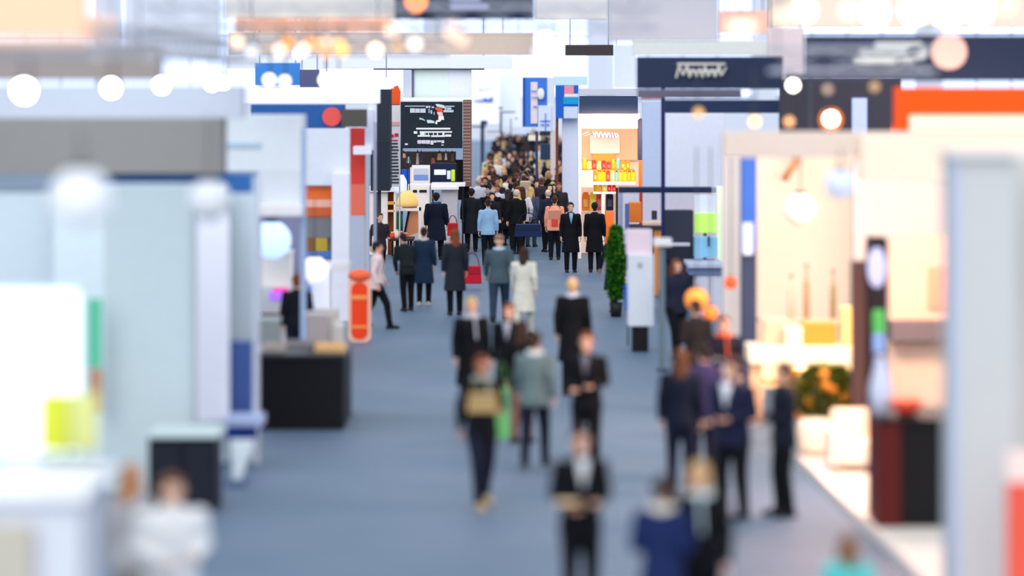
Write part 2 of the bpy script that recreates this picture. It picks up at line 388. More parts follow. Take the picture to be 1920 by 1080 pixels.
#--- front pair in the left bottom corner
P(322, 888, 1.72, 20, 'hold', ((240,240,242),'jacket'), ((205,205,205),'trousers'), ((120,80,55),'short'), 'person with brown hair in bright white top beside the black cabinet', skin=3, wide=1.25)
P(246, 868, 1.66, 150, 'stand', ((205,200,200),'jacket'), ((190,180,170),'trousers'), ((205,140,95),'long'), 'auburn-haired person in light grey top just behind the bright white top', skin=3)
P(60, 975, 1.55, 175, 'stand', ((225,195,170),'jacket'), ((150,130,110),'trousers'), ((225,130,80),'short'), 'ginger-haired person in beige top by the white reception counter', skin=3)

# crowd filling the aisle further back
TOPS = [(K,'coat','black coat'),((28,36,58),'jacket','navy jacket'),((232,215,205),'jacket','cream jacket'),((36,36,44),'jacket','charcoal jacket'),((214,214,226),'jacket','white jacket'),(K,'jacket','black jacket'),((190,130,95),'jacket','tan jacket'),((24,24,32),'coat','dark long coat'),((52,44,50),'jacket','plum jacket'),((70,80,105),'jacket','blue-grey jacket')]
HAIRS = [(HD,'short','short dark hair'),(HB,'short','short brown hair'),(HB,'long','long brown hair'),(HR,'bun','reddish bun'),(HD,'short','short dark hair'),(HBL,'long','long fair hair'),(HG,'thin','thin grey hair')]
ordn = ['first','second','third','fourth','fifth','sixth','seventh','eighth','ninth','tenth','eleventh','twelfth','thirteenth','fourteenth']
placed = [o.location.copy() for o in C.objects if o.name.startswith('person') and o.parent is None]
crowd = []
tries = 0
while len(crowd) < 143 and tries < 6000:
    tries += 1
    d = 79+90*(random.random()**1.45)
    xl = -1.05 if d > 86 else -.75; xr = 1.85 if d > 84 else 1.3
    if d > 130: xr = 2.5
    if 131 < d < 133 or 103.4 < d < 105 or (d > 99 and d < 105 and False): continue
    p = Vector((random.uniform(xl, xr), d, 0))
    if all((p-q).length > .62 for q in placed): placed.append(p); crowd.append(p)
crowd.sort(key=lambda p: p.y)
bands = [crowd[i:i+14] for i in range(0, len(crowd), 14)]
bn = ['foremost','second','third','fourth','fifth','sixth','seventh','eighth','ninth','tenth','hindmost']
for bi, band in enumerate(bands):
    for i, p in enumerate(sorted(band, key=lambda p: p.x)):
        t = random.choice(TOPS[:2]+TOPS if i % 2 else TOPS[:2]+TOPS[7:8]+TOPS[:6]); hr = random.choice(HAIRS)
        lg = random.choice([K,NV,K,(60,66,84)])
        person(p.x, p.y, random.uniform(1.64,1.86), random.choice([170,180,190,200,0,15,160,-20]), random.choice(['stand','walk','bag','stand','hold']), (t[0],t[1]), (lg,'trousers'), (hr[0],hr[1]),
               '%s in %s, %s from left in %s crowd band' % ('person with '+hr[2], t[2].replace('dark long coat','long coat'), ordn[i], bn[bi]), skin=random.choice([0,0,1,2,3]), eyes=False, group='visitors crowding the far aisle')

# ------------------------------------------------------------------ stands
def stand(name, label, cat, parts, group=None):
    ds = [p[6] for p in parts]; xs = [X(p[2], p[6]) for p in parts]+[X(p[4], p[6]) for p in parts]
    r = thing(name, label, cat, ((min(xs)+max(xs))/2, min(ds), 0), group)
    out = {}
    for p in parts:
        nm, m, x0, y0, x1, y1, d, t = p[:8]
        mb = pf(x0, y0, x1, d, t) if y1 is None else pb(x0, y0, x1, y1, d, t)
        o = part(nm, mb, m, r, bevel=.012)
        if len(p) > 8: o['label'] = p[8]
        out.setdefault(nm, o)
    return r, out
W1 = mat(WHITE, .55); WW = mat(WARMW, .6)
M = mat

# L1 near stand with the grey fascia
r, o = stand('exhibition_stand', 'white stand with broad grey fascia and blue band, nearest on the aisle', 'exhibition stand', [
 ('header', M((196,202,216)), -200,160,455,222, 37,.5), ('fascia', M((142,140,138),.8), -200,222,415,326, 36.8,.7, 'broad mid-grey fascia'),
 ('blue_band', M((52,104,170)), 150,326,480,362, 37,.3), ('back_wall', M((205,218,226)), -200,362,481,None, 37,.15),
 ('pale_panel', M((214,228,234)), 100,345,426,None, 36.6,.08), ('banner', M((238,238,250)), 362,400,430,790, 36.2,.04, 'tall white banner'),
 ('lower_panel', M((78,104,168)), 430,640,484,785, 36.7,.08, 'blue lower panel'), ('ledge', M((175,190,225)), 425,782,492,800, 35.9,.5), ('kick_panel', M((40,72,150)), 425,800,480,825, 36.2,.3),
 ('corner_post', M((200,208,220)), 474,330,484,None, 36.4,.2)])
r, o = stand('black_cabinet', 'low black cabinet under the pale display wall, beside the aisle', 'cabinet', [
 ('body', M((18,22,34),.5), 278,822,405,None, 32.5,.7), ('worktop', M((196,214,214),.4), 274,814,410,822, 32.4,.9), ('door', M((24,28,42),.5), 284,832,340,955, 32.46,.03), ('door', M((24,28,42),.5), 344,832,400,955, 32.46,.03)])
r, o = stand('display_wall', 'tall pale grey-green display wall rising behind the black cabinet', 'display wall', [
 ('panel', M((200,214,218)), 195,345,362,None, 34,.12), ('frame', M((180,190,200)), 358,345,366,None, 33.95,.2), 
 ('green_strip', M((98,200,160)), 164,560,190,690, 33.6,.06, 'green vertical strip'), ('cork_strip', M((190,150,120)), 166,692,192,775, 33.6,.06, 'brown strip')])
r, o = stand('video_screen', 'large glowing white screen at the near stand edge', 'screen', [
 ('bezel', M((210,225,230)), -120,540,152,862, 23.0,.10), ('display', M((236,250,255),.2,1.0), -112,548,146,852, 22.96,.03), ('foot', M((190,196,204)), 20,862,60,None, 22.9,.4)])
r, o = stand('brochure_holder', 'lime-yellow brochure holder in front of the glowing screen', 'brochure holder', [
 ('panel', M((222,228,60),.5), 74,738,124,846, 22.5,.05), ('panel', M((228,230,150),.5), 124,738,182,846, 22.6,.05, 'pale yellow half'), ('stem', M((170,180,170)), 118,846,126,None, 22.6,.04)])
r, o = stand('reception_counter', 'white reception counter in the lower left corner', 'counter', [
 ('body', M((226,228,236)), -120,945,150,None, 20.6,1.0), ('worktop', M((240,240,246),.35), -130,930,160,945, 20.5,1.7), ('front_panel', M((205,196,180)), -100,985,60,None, 20.5,.05, 'beige front panel')])
# round lamps of stand wall
def globe(px, py, d, r, col, em, label, name='globe_lamp', cat='lamp', group=None, cable=True, top=None):
    x, z = X(px, d), Z(py, d)
    t = thing(name, label, cat, (x, d, z), group)
    part('globe', MB().ell((x, d, z), (r, r, r), 20, 12), M(col, .4, em), t, True)
    part('cap', MB().cyl((x,d,z+r*.9),(x,d,z+r*1.15), r*.35), M((90,90,95), .4), t, True)
    if cable: part('cord', MB().cyl((x,d,z+r*1.1),(x,d,top or z+1.0), .008, n=6), M((60,60,65)), t)
    return t
globe(392, 376, 27, .20, (226,228,232), .08, 'white globe lamp hanging before the tall white banner', top=4.6)
globe(152, 372, 20.5, .22, (226,228,234), .25, 'larger white globe lamp hanging near the glowing screen', top=4.6)

# white trays / leaflet stand at the stand corner
st = thing('leaflet_stand', 'slanted white leaflet stand at the blue stand corner', 'leaflet stand', (X(450,34.5), 34.5, 0))
part('panel', MB().prism([(X(432,34.5),Z(825,34.5)),(X(478,34.5),Z(825,34.5)),(X(452,34.5),.08),(X(436,34.5),.08)], 34.5, 34.56), M((226,238,244)), st)
part('base', MB().box(X(425,34.5),X(460,34.5),34.4,34.8,0,.08), M((90,110,140)), st)

# L2 white cube sign stand
r, o = stand('exhibition_stand', 'white stand with cube-shaped sign, behind the grey fascia stand', 'exhibition stand', [
 ('sign_cube', M((222,232,240)), 420,216,566,322, 45,1.0), ('side_wall', M((216,224,234)), 484,322,566,386, 45,.6), ('shelf', M((236,236,240)), 484,386,566,405, 44.7,.8),
 ('back_wall', M((128,132,165)), 470,405,566,None, 49.5,.1, 'grey-violet back wall'), ('post', M((160,185,220)), 563,240,573,None, 45,.15, 'pale blue post'), ('post', M((190,200,214)), 484,405,489,None, 44.9,.12), ('stripe', M((180,208,222)), 425,266,490,278, 44.97,.03)])
r, o = stand('exhibition_stand', 'white stand with blue header, red disc and orange poster', 'exhibition stand', [
 ('header', M((40,92,160)), 470,196,645,241, 60,.6, 'blue header'), ('wall', M((218,224,234)), 568,241,656,348, 58,.15), ('wall', M((150,148,158)), 573,348,622,None, 58.4,.15),
 ('column', M((232,232,242)), 622,325,655,None, 57.6,.5), ('light_bar', M((240,243,250),.4,.3), 415,166,712,194, 62,.3), ('end_wall', M((196,202,220)), 655,240,692,None, 64,.2), ('post', M((170,176,196)), 700,194,706,None, 62,.12)])
sg = r
part('disc', MB().cyl((X(622,59.9),59.9,Z(219,59.9)),(X(622,59.9),60,Z(219,59.9)), .20, n=24), M((235,90,85)), sg)
part('dark_sign', pb(640,205,688,238,59.8,.1), M((84,80,76)), sg)
r, o = stand('poster', 'orange and brown poster on the white stand wall', 'poster', [
 ('frame', M((240,150,120)), 569,346,623,408, 58.2,.05), ('print', M((238,112,48)), 571,352,621,374, 58.16,.03, 'orange print'), ('print', M((240,180,160)), 571,374,621,389, 58.16,.03,'pale salmon print'), ('print', M((205,98,50)), 571,389,621,406, 58.16,.03)])
r, o = stand('poster', 'dark landscape poster below the orange poster', 'poster', [
 ('print', M((120,122,128)), 571,408,621,446, 58.2,.05), ('print', M((132,92,52)), 571,446,592,471, 58.2,.05, 'brown print'), ('print', M((186,160,52)), 592,446,614,471, 58.2,.05, 'golden print'), ('print', M((78,120,190)), 568,471,622,484, 58.2,.05, 'blue print')])
r, o = stand('roll_up_banner', 'tall red banner beside the white column', 'banner', [
 ('sheet', M((236,72,62)), 652,240,684,345, 61,.04), ('sheet', M((246,120,96)), 652,345,684,404, 61,.04, 'salmon lower sheet'), ('foot', M((200,200,205)), 650,None and 0 or 600,688,None, 61,.3), ('pole', M((190,190,196)), 683,240,686,None, 61.1,.03)])
r, o = stand('wall_lamp', 'white curved lamp arm hanging before the charcoal tower', 'lamp', [
 ('arm', M((222,226,244)), 684,205,700,282, 60.5,.12), ('shade', M((232,234,248),.5,.15), 662,274,696,290, 60.4,.3), ('arm', M((228,230,246)), 690,196,706,230, 60.6,.12)])
r, o = stand('charcoal_tower', 'charcoal grey tower between the red banner and the flag banner', 'tower', [
 ('tower_wall', M((52,56,68),.8), 706,168,731,355, 73,1.2), ('tower_wall', M((46,50,62),.8), 695,264,731,358, 72.6,.4), ('post', M((60,62,72)), 708,358,714,None, 73.2,.2)])
r, o = stand('flag_banner', 'narrow white flag banner with orange tip and black marks', 'banner', [
 ('sheet', M((244,236,236)), 730,195,750,350, 75,.05), ('stripe', M((244,180,180)), 730,228,750,236, 74.98,.02, 'pink stripe'), ('pole', M((205,205,212)), 748,195,750.5,None, 75.05,.05)])
x0,x1 = X(730,75),X(750,75)
part('orange_tip', MB().prism([(x0,Z(197,75)),(x1,Z(197,75)),(x1+.02,Z(172,75)),(x1-.06,Z(160,75)),(x0+.06,Z(164,75)),(x0,Z(174,75))], 75, 75.05), M((252,92,40)), r)
mk = MB()
for k,(a,b,c,dd) in enumerate([(733,252,738,258),(740,250,747,256),(732,262,746,264)]): pb(a,b,c,dd,74.97,.02,mk)
part('pink_marks', mk, M((220,50,90)), r)
mk = MB()
for k in range(13):
    y = 268+k*6.1; a = 731+random.uniform(0,2); b = 749-random.uniform(0,4)
    pb(a,y,b,y+2.4,74.97,.02,mk)
    if k%2: pb(a,y,a+3,y+5,74.97,.02,mk)
part('black_marks', mk, M((40,44,66)), r)

# black counter with its goods
r, o = stand('counter', 'black box counter standing out into the aisle', 'counter', [
 ('body', M((12,12,18),.5), 487,674,645,None, 40,1.9), ('worktop', M((40,40,48),.3), 484,665,648,674, 39.95,2.0), ('plinth', M((8,8,12)), 490,795,642,None, 39.97,.05)])
def tray(px, d, w, z, col, label, nm='display_tray', cat='tray', dep=.5, h=.05, obj_col=None, n=4):
    x = X(px, d); t = thing(nm, label, cat, (x, d, z))
    part('tray_base', MB().box(x-w/2,x+w/2,d,d+dep,z,z+h*.4), M(col), t, bevel=.008)
    mb = MB(); mb.box(x-w/2,x+w/2,d,d+.02,z+h*.4,z+h); mb.box(x-w/2,x+w/2,d+dep-.02,d+dep,z+h*.4,z+h); mb.box(x-w/2,x-w/2+.02,d+.02,d+dep-.02,z+h*.4,z+h); mb.box(x+w/2-.02,x+w/2,d+.02,d+dep-.02,z+h*.4,z+h)
    part('rim', mb, M(col), t)
    return t
zt = Z(665,39.95)
tray(618, 40.3, .42, zt, (236,196,140), 'tan oval-looking tray on the black counter', h=.09)
tray(512, 40.3, .30, zt, (190,182,176), 'grey tray at the wall end of the black counter', h=.10)
tray(560, 41.0, .36, zt, (150,150,160), 'dark grey tray in the middle of the black counter', h=.07)
for i,(px,hh,ww,col,lb) in enumerate([(502,.34,.34,(150,162,166),'grey ribbed box at the rear of the black counter'),(597,.42,.34,(176,170,172),'wide pale grey box at the rear of the black counter'),(636,.26,.11,(205,205,200),'small off-white box at the counter corner')]):
    x = X(px,41.5); t = thing('display_box', lb, 'box', (x,41.5,zt), 'boxes on the black counter')
    part('body', MB().box(x-ww/2,x+ww/2,41.4,41.8,zt,zt+hh), M(col), t, bevel=.01)
    part('lid', MB().box(x-ww/2-.01,x+ww/2+.01,41.39,41.81,zt+hh,zt+hh+.04), M([min(255,c+25) for c in col]), t, bevel=.01)
# white cubes on plinth behind the counter
r, o = stand('display_plinth', 'white plinth with pink and violet screen behind the black counter', 'plinth', [
 ('body', M((206,208,216)), 486,540,545,None, 47.3,.5), ('screen', M((240,70,170),.3,.5), 512,540,540,548, 47.25,.03, 'pink screen strip'), ('screen', M((170,110,250),.3,.5), 505,548,540,562, 47.25,.03,'violet screen strip'), ('shelf', M((70,44,40)), 488,588,542,604, 47.2,.3, 'dark brown shelf')])
r, o = stand('white_cube', 'white cube box on the plinth behind the black counter', 'box', [('body', M((235,232,228)), 487,476,545,538, 47.5,.5),('lid', M((242,240,238)), 485,472,547,476, 47.45,.55)])
r, o = stand('display_plinth', 'white plinth with blue-edged box beside the orange-haired person', 'plinth', [
 ('body', M((214,208,200)), 580,582,632,None, 48.5,.5), ('box', M((236,242,255),.4,.2), 578,500,618,580, 48.4,.4), ('edge', M((80,150,240)), 578,535,584,580, 48.35,.05, 'bright blue edge'), ('shelf', M((225,225,230)), 600,492,655,508, 48.6,.5)])
globe(510, 450, 47, .32, (190,220,255), .8, 'pale blue glowing lamp under the white shelf', top=2.9)
globe(590, 505, 47.9, .22, (246,244,250), .7, 'white glowing lamp beside the pale blue post', top=2.9)

# orange standee
d = GD(642); cx = X(674,d)
t = thing('standee', 'orange-red capsule-shaped standee with cream edge on the aisle', 'standee', (cx, d, 0))
def capsule_pts(cx, z0, z1, hw, r, n=8):
    pts=[]
    for (sx,sz,a0) in ((1,0,-90),(1,1,0),(-1,1,90),(-1,0,180)):
        for k in range(n+1):
            a = math.radians(a0+90*k/n); pts.append((cx+sx*(hw-r)+r*math.cos(a), (z1-r if sz else z0+r)+r*math.sin(a)))
    return pts
part('board', MB().prism(capsule_pts(cx,.0,1.22,.215,.12), d, d+.10), M((248,200,176)), t)
part('orange_panel', MB().prism(capsule_pts(cx,.06,1.12,.150,.13), d-.02, d), M((252,72,30)), t)
part('band', MB().prism(capsule_pts(cx,.26,.32,.145,.02), d-.035, d-.02), M((255,150,80)), t)
part('band', MB().prism(capsule_pts(cx,.80,.88,.145,.02), d-.035, d-.02), M((255,160,90)), t)
part('cap', MB().ell((cx,d+.05,1.24),(.22,.14,.12),18,10), M((252,110,70)), t, True)

# white shelf frame with wooden insert
r, o = stand('shelf_frame', 'white open frame cabinet with dark slot and wooden shelves', 'shelf', [
 ('upright', M((250,232,226)), 692,352,702,None, 78.6,.5), ('door', M((60,34,34)), 702,360,710,468, 78.8,.1, 'dark brown slot'), ('panel', M((252,240,232)), 710,362,727,None, 78.7,.4), ('top_board', M((246,236,230)), 692,350,740,360, 78.5,.6),
 ('back_board', M((150,80,48)), 727,360,740,None, 79.0,.05, 'red-brown back board'), ('shelf', M((236,170,90)), 727,378,741,384, 78.6,.4), ('shelf', M((244,200,150)), 727,394,741,398, 78.6,.4), ('upright', M((250,236,220)), 738,360,742,None, 78.6,.5)])
r, o = stand('display_table', 'black table with red, orange and cream goods by the bending person', 'table', [
 ('tabletop', M((60,30,26)), 730,448,775,452, 77,1.2), ('leg', M(BLACK), 742,452,748,None, 77.1,.1), ('leg', M(BLACK), 768,452,773,None, 77.1,.1), ('leg', M(BLACK), 734,452,737,None, 78,.1), ('leg', M(BLACK), 764,452,767,None, 78,.1)])
for px,w,h_,col,lb in [(736,.10,.14,(240,80,40),'red-orange jar on the black table'),(744,.10,.2,(250,228,210),'cream jar on the black table'),(752,.09,.16,(214,30,60),'crimson jar on the black table'),(760,.12,.12,(240,110,60),'squat orange jar on the black table')]:
    x = X(px,77.4); zz = Z(448,77)
    t = thing('jar', lb, 'jar', (x,77.4,zz), 'jars on the black table')
    part('glass_body', MB().lathe((x,77.4,zz),[(w*.6,0),(w*.7,h_*.3),(w*.7,h_*.8),(w*.4,h_)]), M(col), t, True)
    part('lid', MB().cyl((x,77.4,zz+h_),(x,77.4,zz+h_+.03),w*.45), M((230,220,210)), t, True)
# garments rail: green coat and orange banner inside a pale arch
r, o = stand('clothes_rail', 'pale rail frame with green garment and leaning orange board', 'clothes rail', [
 ('post', M((234,240,232)), 738,398,742,None, 79.1,.1), ('top_bar', M((244,236,230)), 738,388,790,396, 79.1,.1), ('post', M((240,228,226)), 785,388,790,None, 79.1,.1)])
t = thing('green_garment', 'dark green garment hanging from the pale rail frame', 'garment', (X(746,79.1), 79.1, Z(440,79.1)))
part('cloth', MB().prism([(X(738,79.1),Z(402,79.1)),(X(743,79.1),Z(398,79.1)),(X(749,79.1),Z(398,79.1)),(X(755,79.1),Z(404,79.1)),(X(753,79.1),Z(416,79.1)),(X(751,79.1),Z(440,79.1)),(X(739,79.1),Z(442,79.1)),(X(740,79.1),Z(418,79.1))],79.12,79.24), M((34,110,88)), t)
part('hanger', MB().cyl((X(746,79.1),79.18,Z(398,79.1)),(X(746,79.1),79.18,Z(395,79.1)),.02), M((220,220,220)), t)
t = thing('leaning_board', 'orange-brown board with black edge leaning in the rail frame', 'board', (X(775,79.3), 79.3, 0))
part('board', MB().prism([(X(768,79.3),Z(396,79.3)),(X(784,79.3),Z(396,79.3)),(X(784,79.3),Z(436,79.3)),(X(758,79.3),Z(446,79.3))],79.3,79.4), M((214,140,100)), t)
part('edge', MB().prism([(X(765,79.3),Z(394,79.3)),(X(769,79.3),Z(394,79.3)),(X(758,79.3),Z(450,79.3)),(X(752,79.3),0.02),(X(750,79.3),0.02)],79.25,79.3), M(BLACK), t)

# black sign stand
sd = 82
r, o = stand('sign_stand', 'stand with black lettered signboard, centre of the far row', 'exhibition stand', [
 ('signboard', M((30,40,50),.7), 751,191,867,278, sd,.25, 'black signboard with white writing'), ('light_bar', M((255,240,222),.4,.35), 750,183,884,189, sd,.3),
 ('brick_post', M((120,90,84),.9), 868,186,884,350, sd,.4,'brown brick-patterned post'), ('post', M((40,34,36)), 751,278,755,None, sd+.05,.15), ('curtain', M((22,24,30),.95), 853,300,880,375, sd+.4,.1,'black pleated curtain'),
 ('back_wall', M((58,48,48)), 755,284,855,345, sd+3,.1), ('post', M((226,200,186)), 880,350,884,None, sd,.2), ('upper_panel', M((216,232,230),.5,.12), 776,131,842,183, sd+.6,.2, 'mint white upper panel'), ('upper_panel', M((222,228,244),.5,.12), 842,131,884,183, sd+.6,.2), ('post', M((110,116,140)), 772,128,776,183, sd+.5,.2), ('cornice', M((70,70,80)), 700,128,908,131, sd+.4,.4), ('post', M((200,205,225)), 756,131,772,183, sd+.4,.3)])
sb = o['signboard']
def marks(par, name, col, boxes, d, t=.03, em=0):
    mb = MB()
    for b in boxes: pb(b[0],b[1],b[2],b[3],d-t,t,mb)
    return part(name, mb, M(col,.6,em), par)
# sign co-ordinates: crop 748..872 x 185..285 scaled by 10.8
def s(u, v): return 748+u/10.8, 185+v/10.8
def sbx(l): 
    out=[]
    for a,b,c,dd in l:
        p=s(a,b); q=s(c,dd); out.append((p[0],p[1],q[0],q[1]))
    return out
marks(sb,'upper_writing',(200,212,224),sbx([(120,143,530,160),(225,195,322,285),(330,200,420,285),(428,200,540,285),(545,145,590,190),(600,145,635,185),(660,160,712,190),(600,205,618,290),(640,235,672,305),(705,270,720,330),(900,230,1105,275),(940,145,1120,165),(930,170,960,225),(970,180,1060,222)]),sd)
marks(sb,'lower_writing',(240,240,244),sbx([(350,590,1040,625),(300,660,370,710),(420,660,1075,690),(430,690,520,735),(535,690,545,740),(590,690,605,740),(690,690,705,740),(770,690,790,740),(880,690,920,740),(378,738,630,770),(650,740,935,775),(940,725,1058,770)]),sd)
marks(sb,'bottom_writing',(222,214,228),sbx([(375,840,450,912),(456,840,540,912),(546,840,628,915),(638,845,700,930),(706,845,760,890),(768,845,850,880),(858,842,915,900),(860,930,905,950),(120,905,180,940)]),sd)
def spoly(par,name,col,pts,d):
    q=[s(u,v) for u,v in pts]
    return part(name, MB().prism([(X(a,d),Z(b,d)) for a,b in q], d-.05, d), M(col), par)
spoly(sb,'emblem',(250,86,46),[(730,180),(800,175),(880,200),(885,270),(820,262),(745,225)],sd)
spoly(sb,'emblem',(206,232,236),[(738,112),(800,108),(900,130),(930,150),(925,200),(860,180),(770,160)],sd)
spoly(sb,'emblem',(246,200,200),[(765,262),(885,275),(890,345),(820,350),(790,330)],sd)
spoly(sb,'emblem',(244,236,236),[(800,350),(905,348),(915,435),(870,425),(830,470),(780,465),(775,520),(725,500),(760,440),(800,430)],sd)
spoly(sb,'emblem',(180,206,214),[(412,385),(470,395),(520,425),(530,455),(480,430),(415,420)],sd)
spoly(sb,'emblem',(210,226,236),[(560,430),(640,432),(722,455),(712,495),(580,495)],sd)
# brick courses on the post
mb=MB()
for k in range(26): pb(869,190+k*6,883,191+k*6,sd-.01,.01,mb)
part('mortar', mb, M((196,170,160)), o['brick_post'])
mb=MB()
for k in range(7): mb.cyl((X(855+k*4,sd+.36),sd+.38,Z(375,sd)),(X(855+k*4,sd+.36),sd+.38,Z(300,sd)),.03,n=8)
part('fold', mb, M((30,32,40),.95), o['curtain'])
stand('white_kiosk', 'white kiosk window unit with blue side under the black signboard', 'kiosk', [
 ('frame', M((235,228,232)), 772,310,806,346, 81,.3), ('window_pane', M((190,192,206),.3), 776,316,803,328, 80.97,.03), ('window_pane', M((110,140,200),.3), 776,328,803,338, 80.97,.03,'blue window pane'), ('side_panel', M((22,78,196)), 752,318,769,350, 81,.3,'bright blue side panel'), ('upright', M((236,212,190)), 768,314,772,None, 81,.15), ('counter_front', M((252,240,232)), 765,346,806,None, 80,.9), ('vent', M((30,28,40)), 774,356,782,361, 79.97,.03), ('vent', M((30,28,40)), 786,356,800,361, 79.97,.03)])
stand('monitor', 'dark monitor with white graphics and lime edge above the white table', 'monitor', [
 ('display', M((20,30,60),.3), 808,306,856,342, 81.2,.12), ('graphic', M((235,240,252),.5,.2), 814,318,836,328, 81.17,.03), ('graphic', M((200,215,240),.5,.2), 838,320,845,336, 81.17,.03), ('lime_edge', M((206,236,60)), 846,318,853,340, 81.15,.05,'lime green edge'), ('pole', M((60,60,70)), 828,342,832,None, 81.3,.06)])
stand('stall_table', 'white table with grey front beside the white kiosk', 'table', [
 ('tabletop', M((238,232,234)), 808,344,872,350, 79.8,1.0), ('front_cloth', M((190,186,192)), 828,350,858,None, 79.9,.8), ('tabletop', M((240,238,244)), 808,350,860,356, 79.7,.2), ('leg', M((30,28,34)), 810,356,813,None, 79.9,.1), ('leg', M((30,28,34)), 866,350,869,None, 79.9,.1)])
for px,py,w,h_,col,lb in [(764,372,.3,.42,(248,205,120),'yellow lampshade above the black table'),(752,345,.2,.5,(226,232,246),'pale blue-white lampshade beside the blue side panel'),(768,378,.22,.34,(196,86,56),'rust red lampshade beside the yellow lampshade')]:
    ld_=76.2+.65*{764:0,752:1,768:2}[px]; x=X(px,ld_); z=Z(py,ld_); t=thing('lampshade',lb,'lamp',(x,ld_,z),'lampshades over the black table')
    part('shade', MB().lathe((x,ld_,z),[(w*.9,-h_/2),(w,-h_*.3),(w*.75,h_*.2),(w*.35,h_/2)]), M(col,.6,.25), t, True)
    part('cord', MB().cyl((x,ld_,z+h_/2),(x,ld_,Z(284,ld_)),.012,n=6), M((50,40,40)), t)
# wares hanging under the signboard
for i,(px,w,y0,y1,col,lb) in enumerate([(757,8,284,296,(236,190,140),'tan bag hung first under the signboard'),(766,7,290,306,(230,232,240),'white bag hung under the signboard'),(783,6,283,308,(206,180,170),'pinkish bag hung under the signboard'),(790,5,283,305,(60,70,100),'dark blue bag hung under the signboard'),(812,8,292,308,(176,88,70),'brick red bag hung under the signboard'),(824,9,284,300,(210,170,110),'mustard bag hung under the signboard'),(836,5,283,300,(236,214,204),'cream bag hung under the signboard'),(848,6,284,303,(120,80,56),'brown bag hung under the signboard')]):
    t=thing('hanging_bag',lb,'bag',(X(px,82.6),82.6,Z(y1,82.6)),'bags hung under the signboard')
    a,b=X(px-w/2,82.6),X(px+w/2,82.6); z0,z1=Z(y1,82.6),Z(y0+4,82.6)
    part('pouch', MB().prism([(a,z0),(b,z0),(b-.02,z1),(a+.02,z1)],82.55,82.7), M(col), t, bevel=.01)
    part('strap', MB().cyl((a+.03,82.62,z1-.01),((a+b)/2,82.62,Z(y0-2,82.6)),.01,n=6).cyl((b-.03,82.62,z1-.01),((a+b)/2,82.62,Z(y0-2,82.6)),.01,n=6), M((40,34,34)), t)

# far centre: white tower and blue banners
r,o = stand('white_banner_tower', 'tall white banner tower with dark handwriting and blue shape', 'banner tower', [
 ('sheet', M((244,246,255),.6,.22), 884,118,937,232, 150,.4), ('side_sheet', M((232,238,252),.6,.2), 937,110,978,238, 152,.4), ('hanging_cable', M((120,120,130)), 905,20,905.4,118, 150.2,.02), ('hanging_cable', M((120,120,130)), 955,20,955.4,110, 152.2,.02)])
o2=o['sheet']
marks(o2,'handwriting',(50,50,60),[(900,166,901.5,171),(901,170,903,171.2),(905,168,907,169.2),(908.5,166.4,911,168),(913,166,915.5,168),(919,166.4,921,167.6),(922.5,166,924,167)],150)
part('blue_shape', MB().prism([(X(a,149.95),Z(b,149.95)) for a,b in [(887,189),(905,187),(909,183),(914,186),(918,186),(921,181),(924,183),(924,192),(892,191)]],149.95,150), M((24,90,205)), o2)
r,o = stand('blue_banner_box', 'tall light blue banner box with white portrait shapes, far aisle', 'banner', [
 ('sheet', M((66,124,216)), 980,145,1026,238, 96,.3), ('dark_edge', M((28,80,170)), 980,145,984,235, 95.95,.05), ('photo_panel', M((238,222,224)), 995,154,1008,232, 95.95,.05,'pale photo strip'), ('photo_panel', M((222,232,252)), 1009,198,1034,246, 95.93,.07), ('side_sheet', M((226,228,240)), 1026,145,1040,246, 96,.3,'pale side sheet'), ('post', M((60,58,84)), 1004,246,1009,None, 96,.1), ('post', M((222,206,204)), 1032,246,1040,None, 96,.2)])
part('white_figure', MB().ell((X(1014,95.8),95.85,Z(176,95.8)),(.12,.06,.2)), M((246,244,246)), r, True)
marks(o['photo_panel'],'bars',(70,120,210),[(996,170,1007,171.5),(996,182,1007,183),(1000,199,1007,201),(1013,226,1032,227.5),(1022,212,1023.5,246),(1014,233,1020,235),(1025,233,1030,235)],95.9)
r,o = stand('blue_banner_box', 'short blue banner box with pink and teal print, next to the peach stand', 'banner', [
 ('sheet', M((30,100,200)), 1042,160,1085,222, 90,.3), ('top_panel', M((196,222,250),.5,.1), 1040,143,1100,160, 90,.4), ('photo_panel', M((240,150,160)), 1058,161,1076,176, 89.95,.05,'pink photo strip'), ('photo_panel', M((246,232,232)), 1058,176,1084,182, 89.95,.05), ('photo_panel', M((14,160,216)), 1056,182,1084,196, 89.95,.05,'teal photo strip'), ('photo_panel', M((212,220,238)), 1057,200,1084,222, 89.95,.05), ('lower_wall', M((222,226,244)), 1054,222,1084,None, 90.4,.1), ('post', M((120,60,44)), 1042,222,1047,None, 90.2,.2,'red-brown post')])
